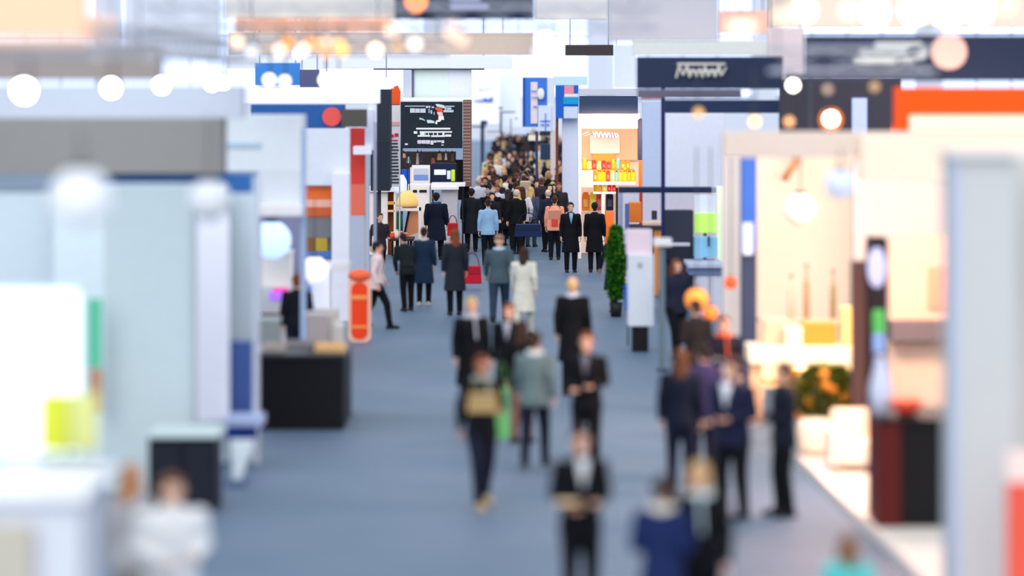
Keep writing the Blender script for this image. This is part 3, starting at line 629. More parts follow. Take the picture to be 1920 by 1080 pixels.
# small dark structures above crowd
stand('lighting_gantry', 'thin dark gantry with small lamps above the far crowd', 'gantry', [
 ('post', M((44,54,80)), 901,226,908,None, 132,.2), ('post', M((44,54,80)), 937,212,941,None, 132,.2), ('post', M((60,66,90)), 957,222,959,None, 132,.2), ('cross_bar', M((44,54,80)), 884,236,912,239, 132,.2), ('cross_bar', M((50,54,70)), 936,209,966,211.5, 132,.2), ('lamp_box', M((44,60,100)), 901,226,914,234, 131.8,.3), ('lamp_box', M((60,66,90)), 935,201,942,205, 131.8,.3), ('lamp_box', M((60,66,90)), 966,221,970,224, 131.8,.3), ('sign_box', M((224,222,232)), 908,248,938,256, 131.5,.3), ('sign_box', M((214,226,250)), 961,247,990,252, 131.5,.3), ('cross_bar', M((50,56,84)), 912,246,940,249, 131.8,.2)])
stand('white_booth', 'small far booth with cream sign and dark blue cabinet', 'booth', [
 ('sign', M((250,234,205)), 989,254,1014,264, 104,.3), ('cabinet', M((40,58,84)), 1013,270,1034,300, 104,.5), ('top', M((40,46,66)), 1012,246,1034,254, 104,.3), ('post', M((40,40,54)), 988,250,991,None, 104,.15), ('sheet', M((232,206,196)), 1034,240,1044,320, 100,.2)])

# R peach stand
pd = 77
r,o = stand('exhibition_stand', 'warm peach stand with slate fascia and slanted white lettering', 'exhibition stand', [
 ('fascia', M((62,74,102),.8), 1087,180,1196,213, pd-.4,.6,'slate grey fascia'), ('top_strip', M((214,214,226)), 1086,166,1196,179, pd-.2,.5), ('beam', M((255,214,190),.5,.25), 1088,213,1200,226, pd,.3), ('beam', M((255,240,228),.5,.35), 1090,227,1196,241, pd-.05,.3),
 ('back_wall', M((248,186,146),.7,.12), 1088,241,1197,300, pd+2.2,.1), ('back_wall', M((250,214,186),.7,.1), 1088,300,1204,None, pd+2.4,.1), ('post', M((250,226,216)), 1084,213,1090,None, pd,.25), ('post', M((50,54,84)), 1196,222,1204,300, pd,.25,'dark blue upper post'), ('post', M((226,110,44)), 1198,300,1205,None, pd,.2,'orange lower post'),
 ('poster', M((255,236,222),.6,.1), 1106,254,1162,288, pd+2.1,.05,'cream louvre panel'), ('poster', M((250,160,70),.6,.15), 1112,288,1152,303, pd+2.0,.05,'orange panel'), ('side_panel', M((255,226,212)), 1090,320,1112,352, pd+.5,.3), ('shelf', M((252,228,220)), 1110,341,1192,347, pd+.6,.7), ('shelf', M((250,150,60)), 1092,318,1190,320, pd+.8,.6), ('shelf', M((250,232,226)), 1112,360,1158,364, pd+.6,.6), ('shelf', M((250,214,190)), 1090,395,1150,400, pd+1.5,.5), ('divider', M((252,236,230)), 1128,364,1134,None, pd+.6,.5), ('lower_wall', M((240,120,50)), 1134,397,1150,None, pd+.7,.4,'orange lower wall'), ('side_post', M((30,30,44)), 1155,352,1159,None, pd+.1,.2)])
# slanted white letters
ld = pd+1.9
lt = MB(); ed = MB()
def stroke(mb, a, b, w, d0, d1):
    (x0,y0),(x1,y1)=a,b
    mb.prism([(X(x0-w,d0),Z(y0,d0)),(X(x0+w,d0),Z(y0,d0)),(X(x1+w,d0),Z(y1,d0)),(X(x1-w,d0),Z(y1,d0))], d0, d1)
L=[((1092,252),(1104,247)),((1095,255),(1107,251)),((1112,246),(1116,257)),((1116,257),(1118,246)),((1119,246),(1123,257)),((1123,257),(1126,247)),((1127,247),(1131,257)),((1131,257),(1134,248)),((1135,248),(1138,258)),((1138,258),(1141,248)),((1143,249),(1145,258)),((1148,249),(1150,258)),((1153,249),(1155,258)),((1156,250),(1160,254)),((1160,254),(1157,258))]
for a,b in L: stroke(lt,a,b,1.5,ld-.08,ld)
for a,b in L[2:]: stroke(ed,(a[0]+1.2,a[1]),(b[0]+1.2,b[1]),1.0,ld-.04,ld+.05)  # dark outline of the white letters
bw=o['back_wall']
part('lettering', lt, M((252,250,252),.5,.3), bw); part('letter_outline', ed, M((70,30,40)), bw)
# goods: yellow, orange, red items on shelves (each one its own)
def goods(px, d, w, h_, z, col, lab, kind, grp):
    z+=.006; x=X(px,d); t=thing(kind,lab,'goods',(x,d,z),grp)
    if kind=='round_tin':
        part('body', MB().lathe((x,d,z),[(w*.42,0),(w*.5,h_*.1),(w*.5,h_*.82),(w*.36,h_)]), M(col,.5), t, True); part('lid', MB().cyl((x,d,z+h_),(x,d,z+h_+.03),w*.33), M([min(255,c+30) for c in col]), t, True)
    else:
        part('body', MB().prism([(x-w/2,z),(x+w/2,z),(x+w/2,z+h_*.8),(x+w*.3,z+h_),(x-w*.3,z+h_),(x-w/2,z+h_*.8)],d-.09,d+.09), M(col,.5), t, bevel=.01); part('label', MB().box(x-w*.3,x+w*.3,d-.1,d-.09,z+h_*.2,z+h_*.6), M([min(255,c+60) for c in col]), t)
zA=Z(341,pd+.6); zB=Z(318,pd+.8); zC=Z(360,pd+.6); rk=random.Random(3)
names=[((250,205,20),'bright yellow'),((246,140,30),'orange'),((230,60,40),'red'),((250,226,120),'pale yellow'),((120,200,190),'teal'),((190,50,40),'dark red'),((240,180,30),'amber')]
def fill(xs,zz,dd,tag_,seq,hh):
    cnt={}
    for i,(px,ci) in enumerate(zip(xs,seq)):
        c,n=names[ci]; w=(xs[1]-xs[0])*dd/F*.86
        kind='round_tin' if ci in(0,4,6) else 'gift_box'
        goods(px,dd,w,hh*rk.uniform(.7,1.0),zz,c,'%s %s, %s from the left on the %s'%(n,kind.replace('_',' '),ordn[i],tag_),kind,'goods on the '+tag_)
fill([1116+i*8 for i in range(10)],zA,pd+.9,'middle shelf of the peach stand',[1,0,0,2,3,4,0,0,6,0],.36)
fill([1096+i*9 for i in range(10)],zB,pd+1.0,'top shelf of the peach stand',[0,3,2,3,5,2,6,4,1,1],.27)
fill([1117+i*8.5 for i in range(5)],zC,pd+.9,'lower shelf of the peach stand',[0,0,3,5,2],.22)
for i,(px,col,n) in enumerate([(1098,(245,120,40),'orange'),(1112,(252,212,70),'yellow'),(1124,(235,70,60),'red'),(1143,(40,44,64),'dark')]):
    goods(px,pd+1.7,.2,.5,Z(395,pd+1.5),col,'tall %s carton low inside the peach stand'%n,'gift_box','cartons low in the peach stand')

# right mid: slate fascia stand with beam and white walls
r,o = stand('exhibition_stand', 'white-walled stand under the slate fascia with pale writing', 'exhibition stand', [
 ('fascia', M((44,54,80),.8), 1196,106,1468,167, 52,.7,'dark slate fascia'), ('soffit', M((112,112,130)), 1196,168,1390,184, 54,.4), ('second_fascia', M((46,58,90),.8), 1246,188,1480,212, 58,.4), ('side_wall', M((200,212,240)), 1205,190,1240,352, 66,.3), ('wall', M((224,226,242),.6,.08), 1248,213,1358,352, 62,.3),
 ('pole', M((26,34,90)), 1240,165,1247,None, 60,.12,'thin dark blue pole'), ('beam', M((28,44,80)), 1160,351,1335,362, 61,.3,'dark blue beam'), ('back_wall', M((228,218,230)), 1165,362,1360,None, 68,.2), ('post', M((190,60,30)), 1199,362,1205,428, 66,.12,'red post'), ('post', M((160,170,200)), 1160,362,1168,None, 62,.15), ('pinkish_strip', M((235,130,150)), 1202,181,1240,186, 61.9,.05)])
x=X(1315,51.9)
lt=MB()
zz=[(1268,146),(1274,122),(1281,142),(1289,121),(1293,146),(1300,128),(1306,145),(1312,126),(1318,146),(1322,122),(1328,144),(1336,128),(1341,145),(1349,120),(1352,143),(1362,126)]
for (a,b),(c,dd) in zip(zz,zz[1:]):
    w_=1.6
    lt.prism([(X(a-w_,51.9),Z(b,51.9)),(X(a+w_,51.9),Z(b,51.9)),(X(c+w_,51.9),Z(dd,51.9)),(X(c-w_,51.9),Z(dd,51.9))],51.92,51.99)
for a,b,c,dd in [(1270,118,1360,122),(1288,131,1352,135)]: pb(a,b,c,dd,51.93,.06,lt)
part('writing', lt, M((214,214,208),.5,.05), o['fascia'])
stand('grey_cabinet', 'charcoal grey cabinet panel beneath the dark blue beam', 'cabinet', [
 ('body', M((60,62,76),.8), 1247,395,1300,None, 60.5,.5), ('label_bar', M((220,220,232)), 1252,455,1294,462, 60.45,.05,'white label bar'), ('plinth', M((40,42,58)), 1247,462,1302,490, 60.4,.1)])
stand('lime_screen', 'lime green screen with white top next to the charcoal cabinet', 'screen', [
 ('display', M((196,240,110),.4,.35), 1301,400,1343,437, 60.6,.08), ('upper_display', M((226,232,244),.4,.2), 1301,366,1342,400, 60.65,.08,'pale upper display'), ('stand_pole', M((90,100,110)), 1319,437,1325,None, 60.7,.06)])
stand('sky_blue_box', 'sky blue box with dark hook on the grey-blue counter', 'box', [
 ('body', M((146,206,236)), 1302,445,1345,483, 60.0,.4), ('hook', M((30,70,90)), 1327,443,1331,462, 59.95,.05)])
stand('glowing_column', 'pale lime-white glowing column at the cream post', 'column', [('tube', M((244,252,214),.4,.4), 1345,350,1357,None, 61.1,.3),('base', M((200,205,200)), 1343,548,1359,None, 61.05,.4)])
stand('counter', 'grey-blue counter with white doors beneath the sky blue box', 'counter', [
 ('worktop', M((196,200,222)), 1290,495,1358,503, 58.8,1.6), ('body', M((120,134,170)), 1292,503,1357,516, 58.9,1.2), ('door', M((222,220,234)), 1305,516,1330,None, 58.95,1.0), ('door', M((222,220,234)), 1331,516,1356,None, 58.95,1.0)])
stand('demo_desk', 'desk with dark top and white parts behind the white display pillar', 'desk', [
 ('desktop', M((60,56,72)), 1178,424,1245,430, 64,.9), ('shelf', M((250,214,190)), 1205,417,1242,423, 64.2,.6), ('printer', M((246,130,50)), 1180,380,1203,417, 64.4,.5,'orange machine body'), ('screen', M((60,60,74)), 1222,395,1232,412, 64.1,.1), ('arm', M((90,110,160)), 1172,382,1180,432, 63.8,.15), ('front_panel', M((230,215,225)), 1182,430,1222,None, 64.1,.7), ('side_panel', M((238,150,80)), 1226,430,1244,None, 64.1,.7,'orange side panel')])
stand('display_pillar', 'white display pillar with faint V mark on a black base', 'pillar', [
 ('shaft', M((222,228,238)), 1178,478,1226,612, 51.2,.5), ('upper_box', M((236,216,228)), 1175,432,1222,478, 51.3,.5,'pinkish upper box'), ('base', M((14,14,22)), 1186,612,1216,None, 51.2,.45,'black base'), ('mark', M((150,160,180)), 1196,492,1199,503, 51.18,.02), ('mark', M((150,160,180)), 1201,492,1204,503, 51.18,.02)])
stand('lamp_post', 'grey-green metal post standing before the person with reddish hair', 'post', [('shaft', M((96,116,130)), 1236,455,1247,None, 48,.12), ('bracket', M((216,220,225)), 1226,448,1260,462, 47.9,.4), ('base', M((80,96,110)), 1230,706,1254,None, 47.9,.35)])
r,o=stand('blue_jacket_stand', 'bright blue garment hung beside the white display pillar', 'garment', [('stand_pole', M((60,60,70)), 1176,575,1179,None, 52.4,.04)])
part('garment', MB().prism([(X(a,52.3),Z(b,52.3)) for a,b in [(1170,536),(1182,532),(1196,544),(1188,556),(1184,582),(1172,584)]],52.3,52.42), M((30,90,205)), r)

# potted plant (tall, narrow)
def plant(cx, cy, z0, z1, rx, n, cols, label, name='potted_plant', pot=(30,34,36), pr=.16, ph=.3, seed=1, blossoms=0):
    t=thing(name,label,'plant',(cx,cy,0)); R=random.Random(seed)
    part('pot', MB().lathe((cx,cy,0),[(pr*.75,0),(pr,ph),(pr*.85,ph)]), M(pot,.5), t, True)
    part('stem', MB().cyl((cx,cy,ph*.8),(cx,cy,z1*.85),.02,.01,8), M((80,70,50)), t, True)
    for ci,col in enumerate(cols):
        mb=MB()
        for k in range(n):
            a=R.uniform(0,6.28); z=R.uniform(z0,z1); q=math.sin(max(.05,min(1,(z-z0)/(z1-z0)*.85+.12))*math.pi)**.5
            rr=rx*q*math.sqrt(R.uniform(.1,1)); p=Vector((cx+rr*math.cos(a),cy+rr*math.sin(a),z))
            dr=Vector((math.cos(a),math.sin(a),R.uniform(-.2,.9))).normalized(); sd_=dr.cross(Vector((0,0,1))).normalized(); L=R.uniform(.07,.14)
            up=sd_.cross(dr)*.012
            mb.add([p,p+dr*L*.5+sd_*L*.28+up,p+dr*L,p+dr*L*.5-sd_*L*.28+up],[(0,1,2,3)])
        f=part('foliage', mb, M(col,.6), t); f['kind']='stuff'
    for k in range(blossoms):
        a=R.uniform(0,6.28); z=R.uniform(z0+.1,z1); rr=rx*.8
        part('blossom', MB().ell((cx+rr*math.cos(a),cy-abs(rr*math.sin(a)),z),(.07,.07,.07)), M((250,160,60),.6), t, True)
    return t
d=GD(594); plant(X(1155,d),d,.35,1.85,.16,900,[(46,130,40),(24,84,28),(120,190,50)],'tall narrow green plant in a dark pot at the aisle edge',seed=2,pr=.14)

# R2 warm stand
r,o = stand('exhibition_stand', 'warm cream stand with glowing fascia and blue-slate column', 'exhibition stand', [
 ('fascia', M((232,214,200),.6), 1356,247,1990,296, 38,.3), ('painted_glow_edge', M((248,226,204),.5,.12), 1615,256,1990,338, 37.7,.3,'lower edge with painted bright glow'), ('back_wall', M((250,224,200),.7,.12), 1418,290,1610,None, 45.5,.2), ('back_wall', M((206,196,196)), 1600,300,1800,None, 43.5,.2,'grey-rose back wall'), ('post', M((236,226,220)), 1356,296,1390,None, 47,.3),  # lower fascia edge: warm light put in as pale colour and emission
 ('blue_column', M((58,106,200)), 1391,290,1419,470, 44,.3,'blue upper column'), ('slate_column', M((58,70,100)), 1391,470,1419,None, 44,.3,'slate lower column'), ('oval_light', M((214,224,250),.4,.3), 1393,418,1412,478, 43.9,.08), ('peach_panel', M((244,190,168),.6,.08), 1668,440,1786,605, 42.8,.1,'peach panel'), ('rose_panel', M((244,160,130)), 1740,500,1786,580, 42.75,.05), ('shelf', M((112,100,104)), 1672,605,1786,640, 42.2,.5,'dark shelf'), ('lower_panel', M((220,190,170)), 1668,640,1790,None, 42.6,.1)])  # rose panel is a plain colour patch over the peach panel
r,o = stand('upper_fascia', 'long navy fascia with pale writing and pink disc over the warm stand', 'sign', [
 ('board', M((38,48,74),.8), 1514,66,2010,152, 42,.5), ('post', M((60,64,80)), 1990,152,2000,None, 42.2,.2), ('post', M((60,64,80)), 1516,152,1524,None, 46,.2), ('bracket', M((60,64,80)), 1516,140,1524,150, 42.4,3.7)])
lt=MB()
for a,b,c,dd in [(1640,78,1730,90),(1612,92,1722,104),(1600,107,1716,119),(1700,84,1740,112)]:
    lt.prism(capsule_pts((X(a,41.93)+X(c,41.93))/2,Z(dd,41.93),Z(b,41.93),(X(c,41.93)-X(a,41.93))/2,(Z(b,41.93)-Z(dd,41.93))*.45),41.93,41.99)
part('writing', lt, M((165,178,184),.5,.12), o['board'])
part('disc', MB().cyl((X(1780,41.9),41.9,Z(97,41.9)),(X(1780,41.9),42,Z(97,41.9)),.26,n=28), M((225,180,170),.5,.1), o['board'])
stand('orange_fascia', 'vivid orange fascia with warm lit strip over the warm stand', 'sign', [('board', M((255,84,14),.7,.15), 1682,164,2010,250, 39,.4), ('light_strip', M((255,232,205),.4,.22), 1706,216,2010,262, 38.9,.1,'warm lit strip'), ('post', M((150,80,50)), 1990,250,1998,None, 39.1,.2), ('hanger', M((80,70,70)), 1684,110,1688,164, 39.2,.1)])
stand('dark_partition', 'dark grey-brown partition with lavender light column and round lamps', 'partition', [('panel', M((70,66,76)), 1462,150,1690,250, 56,.2), ('lavender_column', M((190,200,246),.5,.3), 1598,184,1626,250, 55.9,.1,'lavender light column'), ('post', M((60,58,66)), 1466,250,1470,None, 56,.15), ('post', M((60,58,66)), 1680,250,1684,None, 56,.15)])
# counter with glowing globes
r,o = stand('lamp_counter', 'glowing cream counter with legs in the warm stand', 'counter', [
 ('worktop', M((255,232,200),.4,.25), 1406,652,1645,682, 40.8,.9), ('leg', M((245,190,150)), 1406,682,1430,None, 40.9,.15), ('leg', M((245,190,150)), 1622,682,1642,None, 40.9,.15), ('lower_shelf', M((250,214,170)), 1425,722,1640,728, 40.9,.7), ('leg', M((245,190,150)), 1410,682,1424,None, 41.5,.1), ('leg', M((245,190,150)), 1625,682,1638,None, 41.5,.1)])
for px,py,rr,em,lb in [(1442,697,.20,1.2,'dim cream globe lamp beneath the counter, at its aisle end'),(1502,698,.17,5,'brightest globe lamp beneath the counter'),(1548,696,.15,1.8,'small warm globe lamp beneath the counter'),(1602,700,.20,1.2,'dim cream globe lamp beneath the counter, at its plant end')]:
    x=X(px,41.2); z=Z(722,40.9); t=thing('globe_lamp',lb,'lamp',(x,41.2,z),'globe lamps beneath the counter')
    part('globe', MB().ell((x,41.2,z+rr*.62+.045),(rr*.85,rr*.85,rr*.62),20,12), M((255,222,170),.4,em), t, True); part('base', MB().cyl((x,41.2,z+.004),(x,41.2,z+.04),rr*.5), M((200,160,120)), t, True)
zc=Z(652,40.8)
for px,w,hh,col,lb,dd in [(1535,.50,.30,(250,130,50),'orange crate on the glowing counter',41.2),(1452,.36,.34,(216,170,150),'mauve-brown box on the glowing counter',41.3),(1600,.34,.52,(252,205,130),'pale amber box on the glowing counter',41.1),(1488,.24,.24,(252,222,200),'cream box on the glowing counter',41.0),(1628,.16,.16,(236,90,40),'small red-orange box on the glowing counter',41.0)]:
    x=X(px,dd); t=thing('counter_box',lb,'box',(x,dd,zc),'boxes on the glowing counter')
    part('body', MB().box(x-w/2,x+w/2,dd-.1,dd+.25,zc,zc+hh), M(col), t, bevel=.02); part('lid', MB().box(x-w/2-.01,x+w/2+.01,dd-.11,dd+.26,zc+hh,zc+hh+.03), M([min(255,c+20) for c in col]), t, bevel=.01)
# tall goods on back wall
for px,w,y0,y1,col,lb in [(1512,12,500,600,(200,160,120),'slim brown bottle at the cream back wall'),(1562,12,510,600,(170,150,110),'slim olive bottle at the cream back wall'),(1484,14,520,600,(246,205,180),'peach bottle at the cream back wall')]:
    t=thing('tall_bottle',lb,'bottle',(X(px,44),44,Z(600,44)),'tall bottles at the cream wall'); x=X(px,44); w2=w*44/F/2; hz=(y1-y0)*44/F; z=Z(y1,44)
    part('glass_body', MB().lathe((x,44,z),[(w2,0),(w2,hz*.65),(w2*.4,hz*.8),(w2*.4,hz)]), M(col,.3), t, True); part('cap', MB().cyl((x,44,z+hz),(x,44,z+hz+.04),w2*.45), M((120,80,50)), t, True)
stand('wall_shelf', 'long cream shelf carrying the tall bottles', 'shelf', [('board', M((250,220,195)), 1424,600,1600,606, 43.8,.5),('bracket', M((230,200,180)), 1430,606,1434,None, 44,.2),('bracket', M((230,200,180)), 1590,606,1594,None, 44,.2)])
globe(1576, 345, 31, .17, (222,228,246), .15, 'tall pale blue-white globe lamp in the warm stand', top=4.2)
globe(1500, 392, 42, .24, (250,238,226), .1, 'large cream globe lamp before the cream back wall', top=4.2)
t=thing('spot_bracket','brown slanted bracket on the cream back wall','bracket',(X(1490,44.5),44.5,Z(340,44.5)))
part('arm', MB().cyl((X(1474,44.5),44.9,Z(340,44.5)),(X(1502,44.5),44.9,Z(296,44.5)),.06), M((206,150,110)), t, True); part('plate', MB().box(X(1496,44.5),X(1508,44.5),44.95,45.49,Z(300,44.5),Z(288,44.5)), M((180,130,100)), t)
globe(1306, 562, 42.5, .18, (244,150,62), .35, 'large amber paper lantern above the group at the warm stand', 'paper_lantern', top=3.9)
globe(1332, 588, 42.8, .12, (246,130,60), .4, 'smaller orange paper lantern beside the large amber one', 'paper_lantern', top=3.9)
globe(1370, 530, 43.5, .10, (250,84,40), .4, 'small red-orange paper lantern at the blue column', 'paper_lantern', top=3.9)
# dark totem with oval light
r,o=stand('display_totem', 'tall black totem with pale oval light and green patch in the warm stand', 'totem', [
 ('body', M((26,22,30),.5), 1630,446,1664,None, 37.2,.4), ('side_panel', M((92,66,64)), 1598,490,1630,None, 37.5,.2,'brown side panel'), ('green_patch', M((70,160,84),.5), 1636,580,1660,625, 37.17,.03,'green patch'), ('blue_patch', M((110,145,200),.5), 1636,625,1660,660, 37.17,.03,'blue patch'), ('slate_patch', M((70,80,120)), 1636,660,1664,700, 37.17,.03)])
part('oval_light', MB().ell((X(1645,37.1),37.15,Z(502,37.1)),(.13,.05,.27),20,12), M((176,190,232),.4,.05), r, True)
# kiosk
r,o=stand('black_kiosk', 'black kiosk cabinet with dark red side beside the white column', 'cabinet', [
 ('body', M((14,12,18),.5), 1690,792,1800,None, 30.8,.9), ('worktop', M((30,24,28),.4), 1645,784,1800,792, 30.7,1.1), ('side_panel', M((92,22,20),.6), 1645,792,1690,None, 30.75,.9,'dark red side panel')])
zk=Z(784,30.7); x=X(1652,31.1)
t=thing('white_vase','tall white vase on the dark red side of the kiosk','vase',(x,31.1,zk))
part('vase_body', MB().lathe((x,31.1,zk),[(.06,0),(.12,.12),(.13,.28),(.08,.48),(.05,.58),(.06,.62)]), M((222,226,246),.4), t, True); part('foot', MB().cyl((x,31.1,zk),(x,31.1,zk+.02),.08), M((200,200,215)), t, True)
x=X(1700,31.0); t=thing('red_bowl','round red bowl on the black kiosk beside the white vase','bowl',(x,31,zk))
part('bowl_body', MB().lathe((x,31,zk),[(.07,0),(.15,.06),(.18,.15),(.16,.15)]), M((226,70,46),.5), t, True); part('contents', MB().ell((x,31,zk+.13),(.15,.15,.07)), M((240,110,80)), t, True)
# platforms
struct('floor_platform', MB().plate([(3.66,36.6),(3.98,28.4),(4.05,20),(9,20),(9,41)],0.002,.10), M((238,226,214)))
# poufs, chair
def stool(px,d,w,hh,col,lb,nm='pouf',cat='pouf',grp='white seats on the platform',z=.10):
    x=X(px,d); t=thing(nm,lb,cat,(x,d,z),grp)
    part('cushion', MB().lathe((x,d,z),[(w*.46,.05),(w*.5,hh*.3),(w*.5,hh*.8),(w*.4,hh)]), M(col), t, True); part('base', MB().cyl((x,d,z),(x,d,z+.06),w*.4), M((180,160,150)), t, True)
stool(1530,36.6,.50,.46,(252,230,205),'round cream pouf on the platform beside the plant')
t=thing('armchair','white armchair with orange side near the black kiosk','chair',(X(1606,35.2),35.2,.10)); x=X(1606,35.2)
part('seat', MB().box(x-.28,x+.22,34.9,35.5,.20,.48), M((250,232,210)), t, bevel=.05); part('backrest', MB().box(x-.28,x+.22,35.5,35.65,.2,.82), M((250,226,200)), t, bevel=.05)
part('armrest', MB().box(x+.22,x+.32,34.9,35.6,.18,.62), M((250,170,90)), t, bevel=.03)['label']='orange armrest'; part('armrest', MB().box(x-.36,x-.28,34.9,35.6,.18,.62), M((250,236,220)), t, bevel=.03)
for sx in(-.25,.2):
    for sy in(34.95,35.5): part('leg', MB().cyl((x+sx,sy,.10),(x+sx,sy,.21),.025), M((190,160,140)), t, True)
plant(X(1548,38.6),38.6,.30,1.02,.52,1100,[(96,128,44),(60,104,40),(190,150,60)],'bushy green plant with orange blossoms beneath the glowing counter',pot=(240,220,200),pr=.2,ph=.3,seed=5,blossoms=9)
# nearest right column and banner
r,o=stand('corner_column', 'large pale grey column nearest on the warm side of the aisle', 'column', [
 ('shaft', M((204,204,204)), 1786,292,1905,None, 25,.6), ('side_wall', M((208,206,202)), 1880,300,2020,None, 26.5,.2), ('shaft_edge', M((190,200,222)), 1784,292,1800,None, 24.98,.1,'bluish shaft edge'), ('cap', M((226,222,220)), 1780,285,2020,296, 24.9,.8)])
stand('roll_up_banner', 'red and white roll-up banner before the pale grey column', 'banner', [('sheet', M((236,92,74)), 1888,905,1985,None, 24,.04), ('sheet', M((250,222,214)), 1888,845,1985,905, 24,.04,'pale upper sheet'), ('pole', M((200,200,205)), 1930,843,1934,None, 24.1,.03)])

# ------------------------------------------------------------------ hanging signs
def hanging(name, label, cat, x0,y0,x1,y1,d,t,m,extra=None):
    r=thing(name,label,cat,((X(x0,d)+X(x1,d))/2,d,Z(y1,d)))
    b=part('board', pb(x0,y0,x1,y1,d,t), m, r, bevel=.01)
    for px in (x0+(x1-x0)*.1, x1-(x1-x0)*.1): part('hanging_cable', MB().cyl((X(px,d),d+t/2,Z(y0,d)-.02),(X(px,d),d+t/2,13),.012,n=6), M((120,120,130)), r)
    return r,b
r,b=hanging('hanging_sign','navy hanging sign with orange disc, top of the aisle','sign',740,-70,1002,36,46,.3,M((34,44,70),.8))
part('disc', MB().cyl((X(780,45.9),45.9,Z(4,45.9)),(X(780,45.9),46,Z(4,45.9)),.19,n=28), M((255,140,50),.5,.9), b)
part('writing', MB().prism(capsule_pts(X(880,45.9),Z(20,45.9),Z(4,45.9),.32,.06),45.94,46).prism(capsule_pts(X(872,45.9),Z(2,45.9),Z(-14,45.9),.26,.06),45.94,46), M((150,160,200)), b)
hanging('hanging_sign','plain light grey hanging sign above the slate fascia','sign',1142,-90,1348,76,46,.3,M((186,188,200),.8))
hanging('hanging_sign','white hanging sign above the blue banners','sign',1004,-60,1138,36,60,.3,M((236,230,226),.8))
hanging('hanging_banner','cream hanging banner over the slate fascia','banner',1186,76,1470,103,57,.2,M((232,232,226),.7))
hanging('hanging_banner','wide orange hanging banner over the warm lamp row','banner',440,34,738,62,42,.2,M((250,168,112),.7,.1))
hanging('hanging_banner','wide cream hanging banner above the orange one','banner',420,-80,742,33,47,.2,M((236,230,220),.7))
hanging('hanging_banner','orange hanging banner in the upper left corner','banner',-140,-60,165,78,19.2,.2,M((255,200,165),.7,.16))  # this banner and the next get emission to brighten them
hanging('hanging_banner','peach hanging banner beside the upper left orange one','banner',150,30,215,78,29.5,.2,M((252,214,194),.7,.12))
hanging('hanging_banner','pale lavender hanging banner above the lamp truss','banner',232,-80,412,108,39,.2,M((214,218,230),.7))
hanging('hanging_banner','peach hanging banner beside the light grey sign','banner',1350,20,1440,62,50,.2,M((244,190,170),.7,.1))
hanging('hanging_banner','pinkish white hanging banner beside the navy fascia','banner',1440,52,1508,150,54,.2,M((232,214,216),.7))
hanging('hanging_banner','taupe hanging banner behind the near lamp truss','banner',-120,84,300,152,33,.2,M((168,156,150),.8))
hanging('hanging_banner','sky blue hanging banner over the white light bar','banner',478,118,562,160,66,.2,M((70,140,220),.7))
hanging('hanging_banner','slate violet hanging banner beside the sky blue one','banner',562,130,598,164,65,.2,M((96,100,140),.7))
hanging('hanging_banner','dark bronze hanging banner above the far banners','banner',1060,84,1150,104,70,.2,M((70,60,60),.7))
hanging('hanging_banner','pale taupe sheet added to dim the background behind the warm lamps','banner',428,62,1000,103,62,.2,M((222,200,184),.7))  # added sheet, tones down the bright background behind the lamps
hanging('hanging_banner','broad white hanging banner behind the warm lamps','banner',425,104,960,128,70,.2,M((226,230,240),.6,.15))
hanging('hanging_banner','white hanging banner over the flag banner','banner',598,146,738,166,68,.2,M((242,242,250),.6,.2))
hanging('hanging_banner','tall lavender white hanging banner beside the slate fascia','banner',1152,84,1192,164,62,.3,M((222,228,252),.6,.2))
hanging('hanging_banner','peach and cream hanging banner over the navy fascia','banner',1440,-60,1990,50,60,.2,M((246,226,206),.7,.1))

# ------------------------------------------------------------------ trusses with lamps
def truss(name,label,p0,p1):
    p0=Vector(p0);p1=Vector(p1); t=thing(name,label,'truss',p0)
    d=(p1-p0).normalized(); sd_=d.cross(Vector((0,0,1))).normalized(); a=.12
    mb=MB(); cs=[sd_*a+Vector((0,0,a)),-sd_*a+Vector((0,0,a)),-sd_*a-Vector((0,0,a)),sd_*a-Vector((0,0,a))]
    for c in cs: mb.cyl(p0+c,p1+c,.022,n=8)
    part('chord',mb,M((176,180,192),.35,0,.4),t)
    n=max(2,int((p1-p0).length/.5)); mb=MB(); L=(p1-p0)/n
    for k in range(n):
        for i in range(4):
            j=(i+1)%4; mb.cyl(p0+L*k+cs[i],p0+L*(k+1)+cs[j],.010,n=5)
    part('lattice',mb,M((170,174,186),.35,0,.4),t)
    for f in (.05,.95): part('hanging_cable',MB().cyl(p0+(p1-p0)*f+Vector((0,0,.1)),(p0+(p1-p0)*f)[:2]+(13,) if False else Vector(((p0+(p1-p0)*f).x,(p0+(p1-p0)*f).y,13)),.01,n=6),M((90,90,95)),t)
    return t
def spot(px,py,d,r,col,em,label,grp,tz=None):
    x,z=X(px,d),Z(py,d); t=thing('spotlight',label,'spotlight',(x,d,z),grp)
    part('lens',MB().ell((x,d,z),(r,r*.35,r),18,10),M(col,.3,em),t,True)
    part('housing',MB().cyl((x,d+.02,z),(x,d+.22,z+.05),r*1.1,r*.7,16),M((60,60,66),.5),t,True)
    zt_=tz if tz else z+.3
    part('yoke',MB().cyl((x,d+.12,z+r*.6),(x,d+.12,zt_),.012,n=6),M((70,70,76)),t)
    return t
truss('lighting_truss','lighting truss running over the near stand edge',(-3.62,20.0,5.28),(-3.42,37,5.28))
for px,py,d,lb in [(45,170,20.6,'first and largest'),(208,165,24.6,'second'),(303,160,27.5,'third'),(397,157,30.8,'fourth'),(419,155,32.6,'fifth')]:
    spot(px,py,d,.030,(255,255,255),60,'bright white spotlight, %s from the left under the near truss'%lb,'white spotlights under the near truss',5.2)
warm=(255,226,190); wy=(255,196,120); wo=(255,160,70); pk=(255,214,190)
truss('lighting_truss','lighting truss crossing high before the orange banner',(-4.0,31.0,5.62),(1.6,31.0,5.62))
i=0
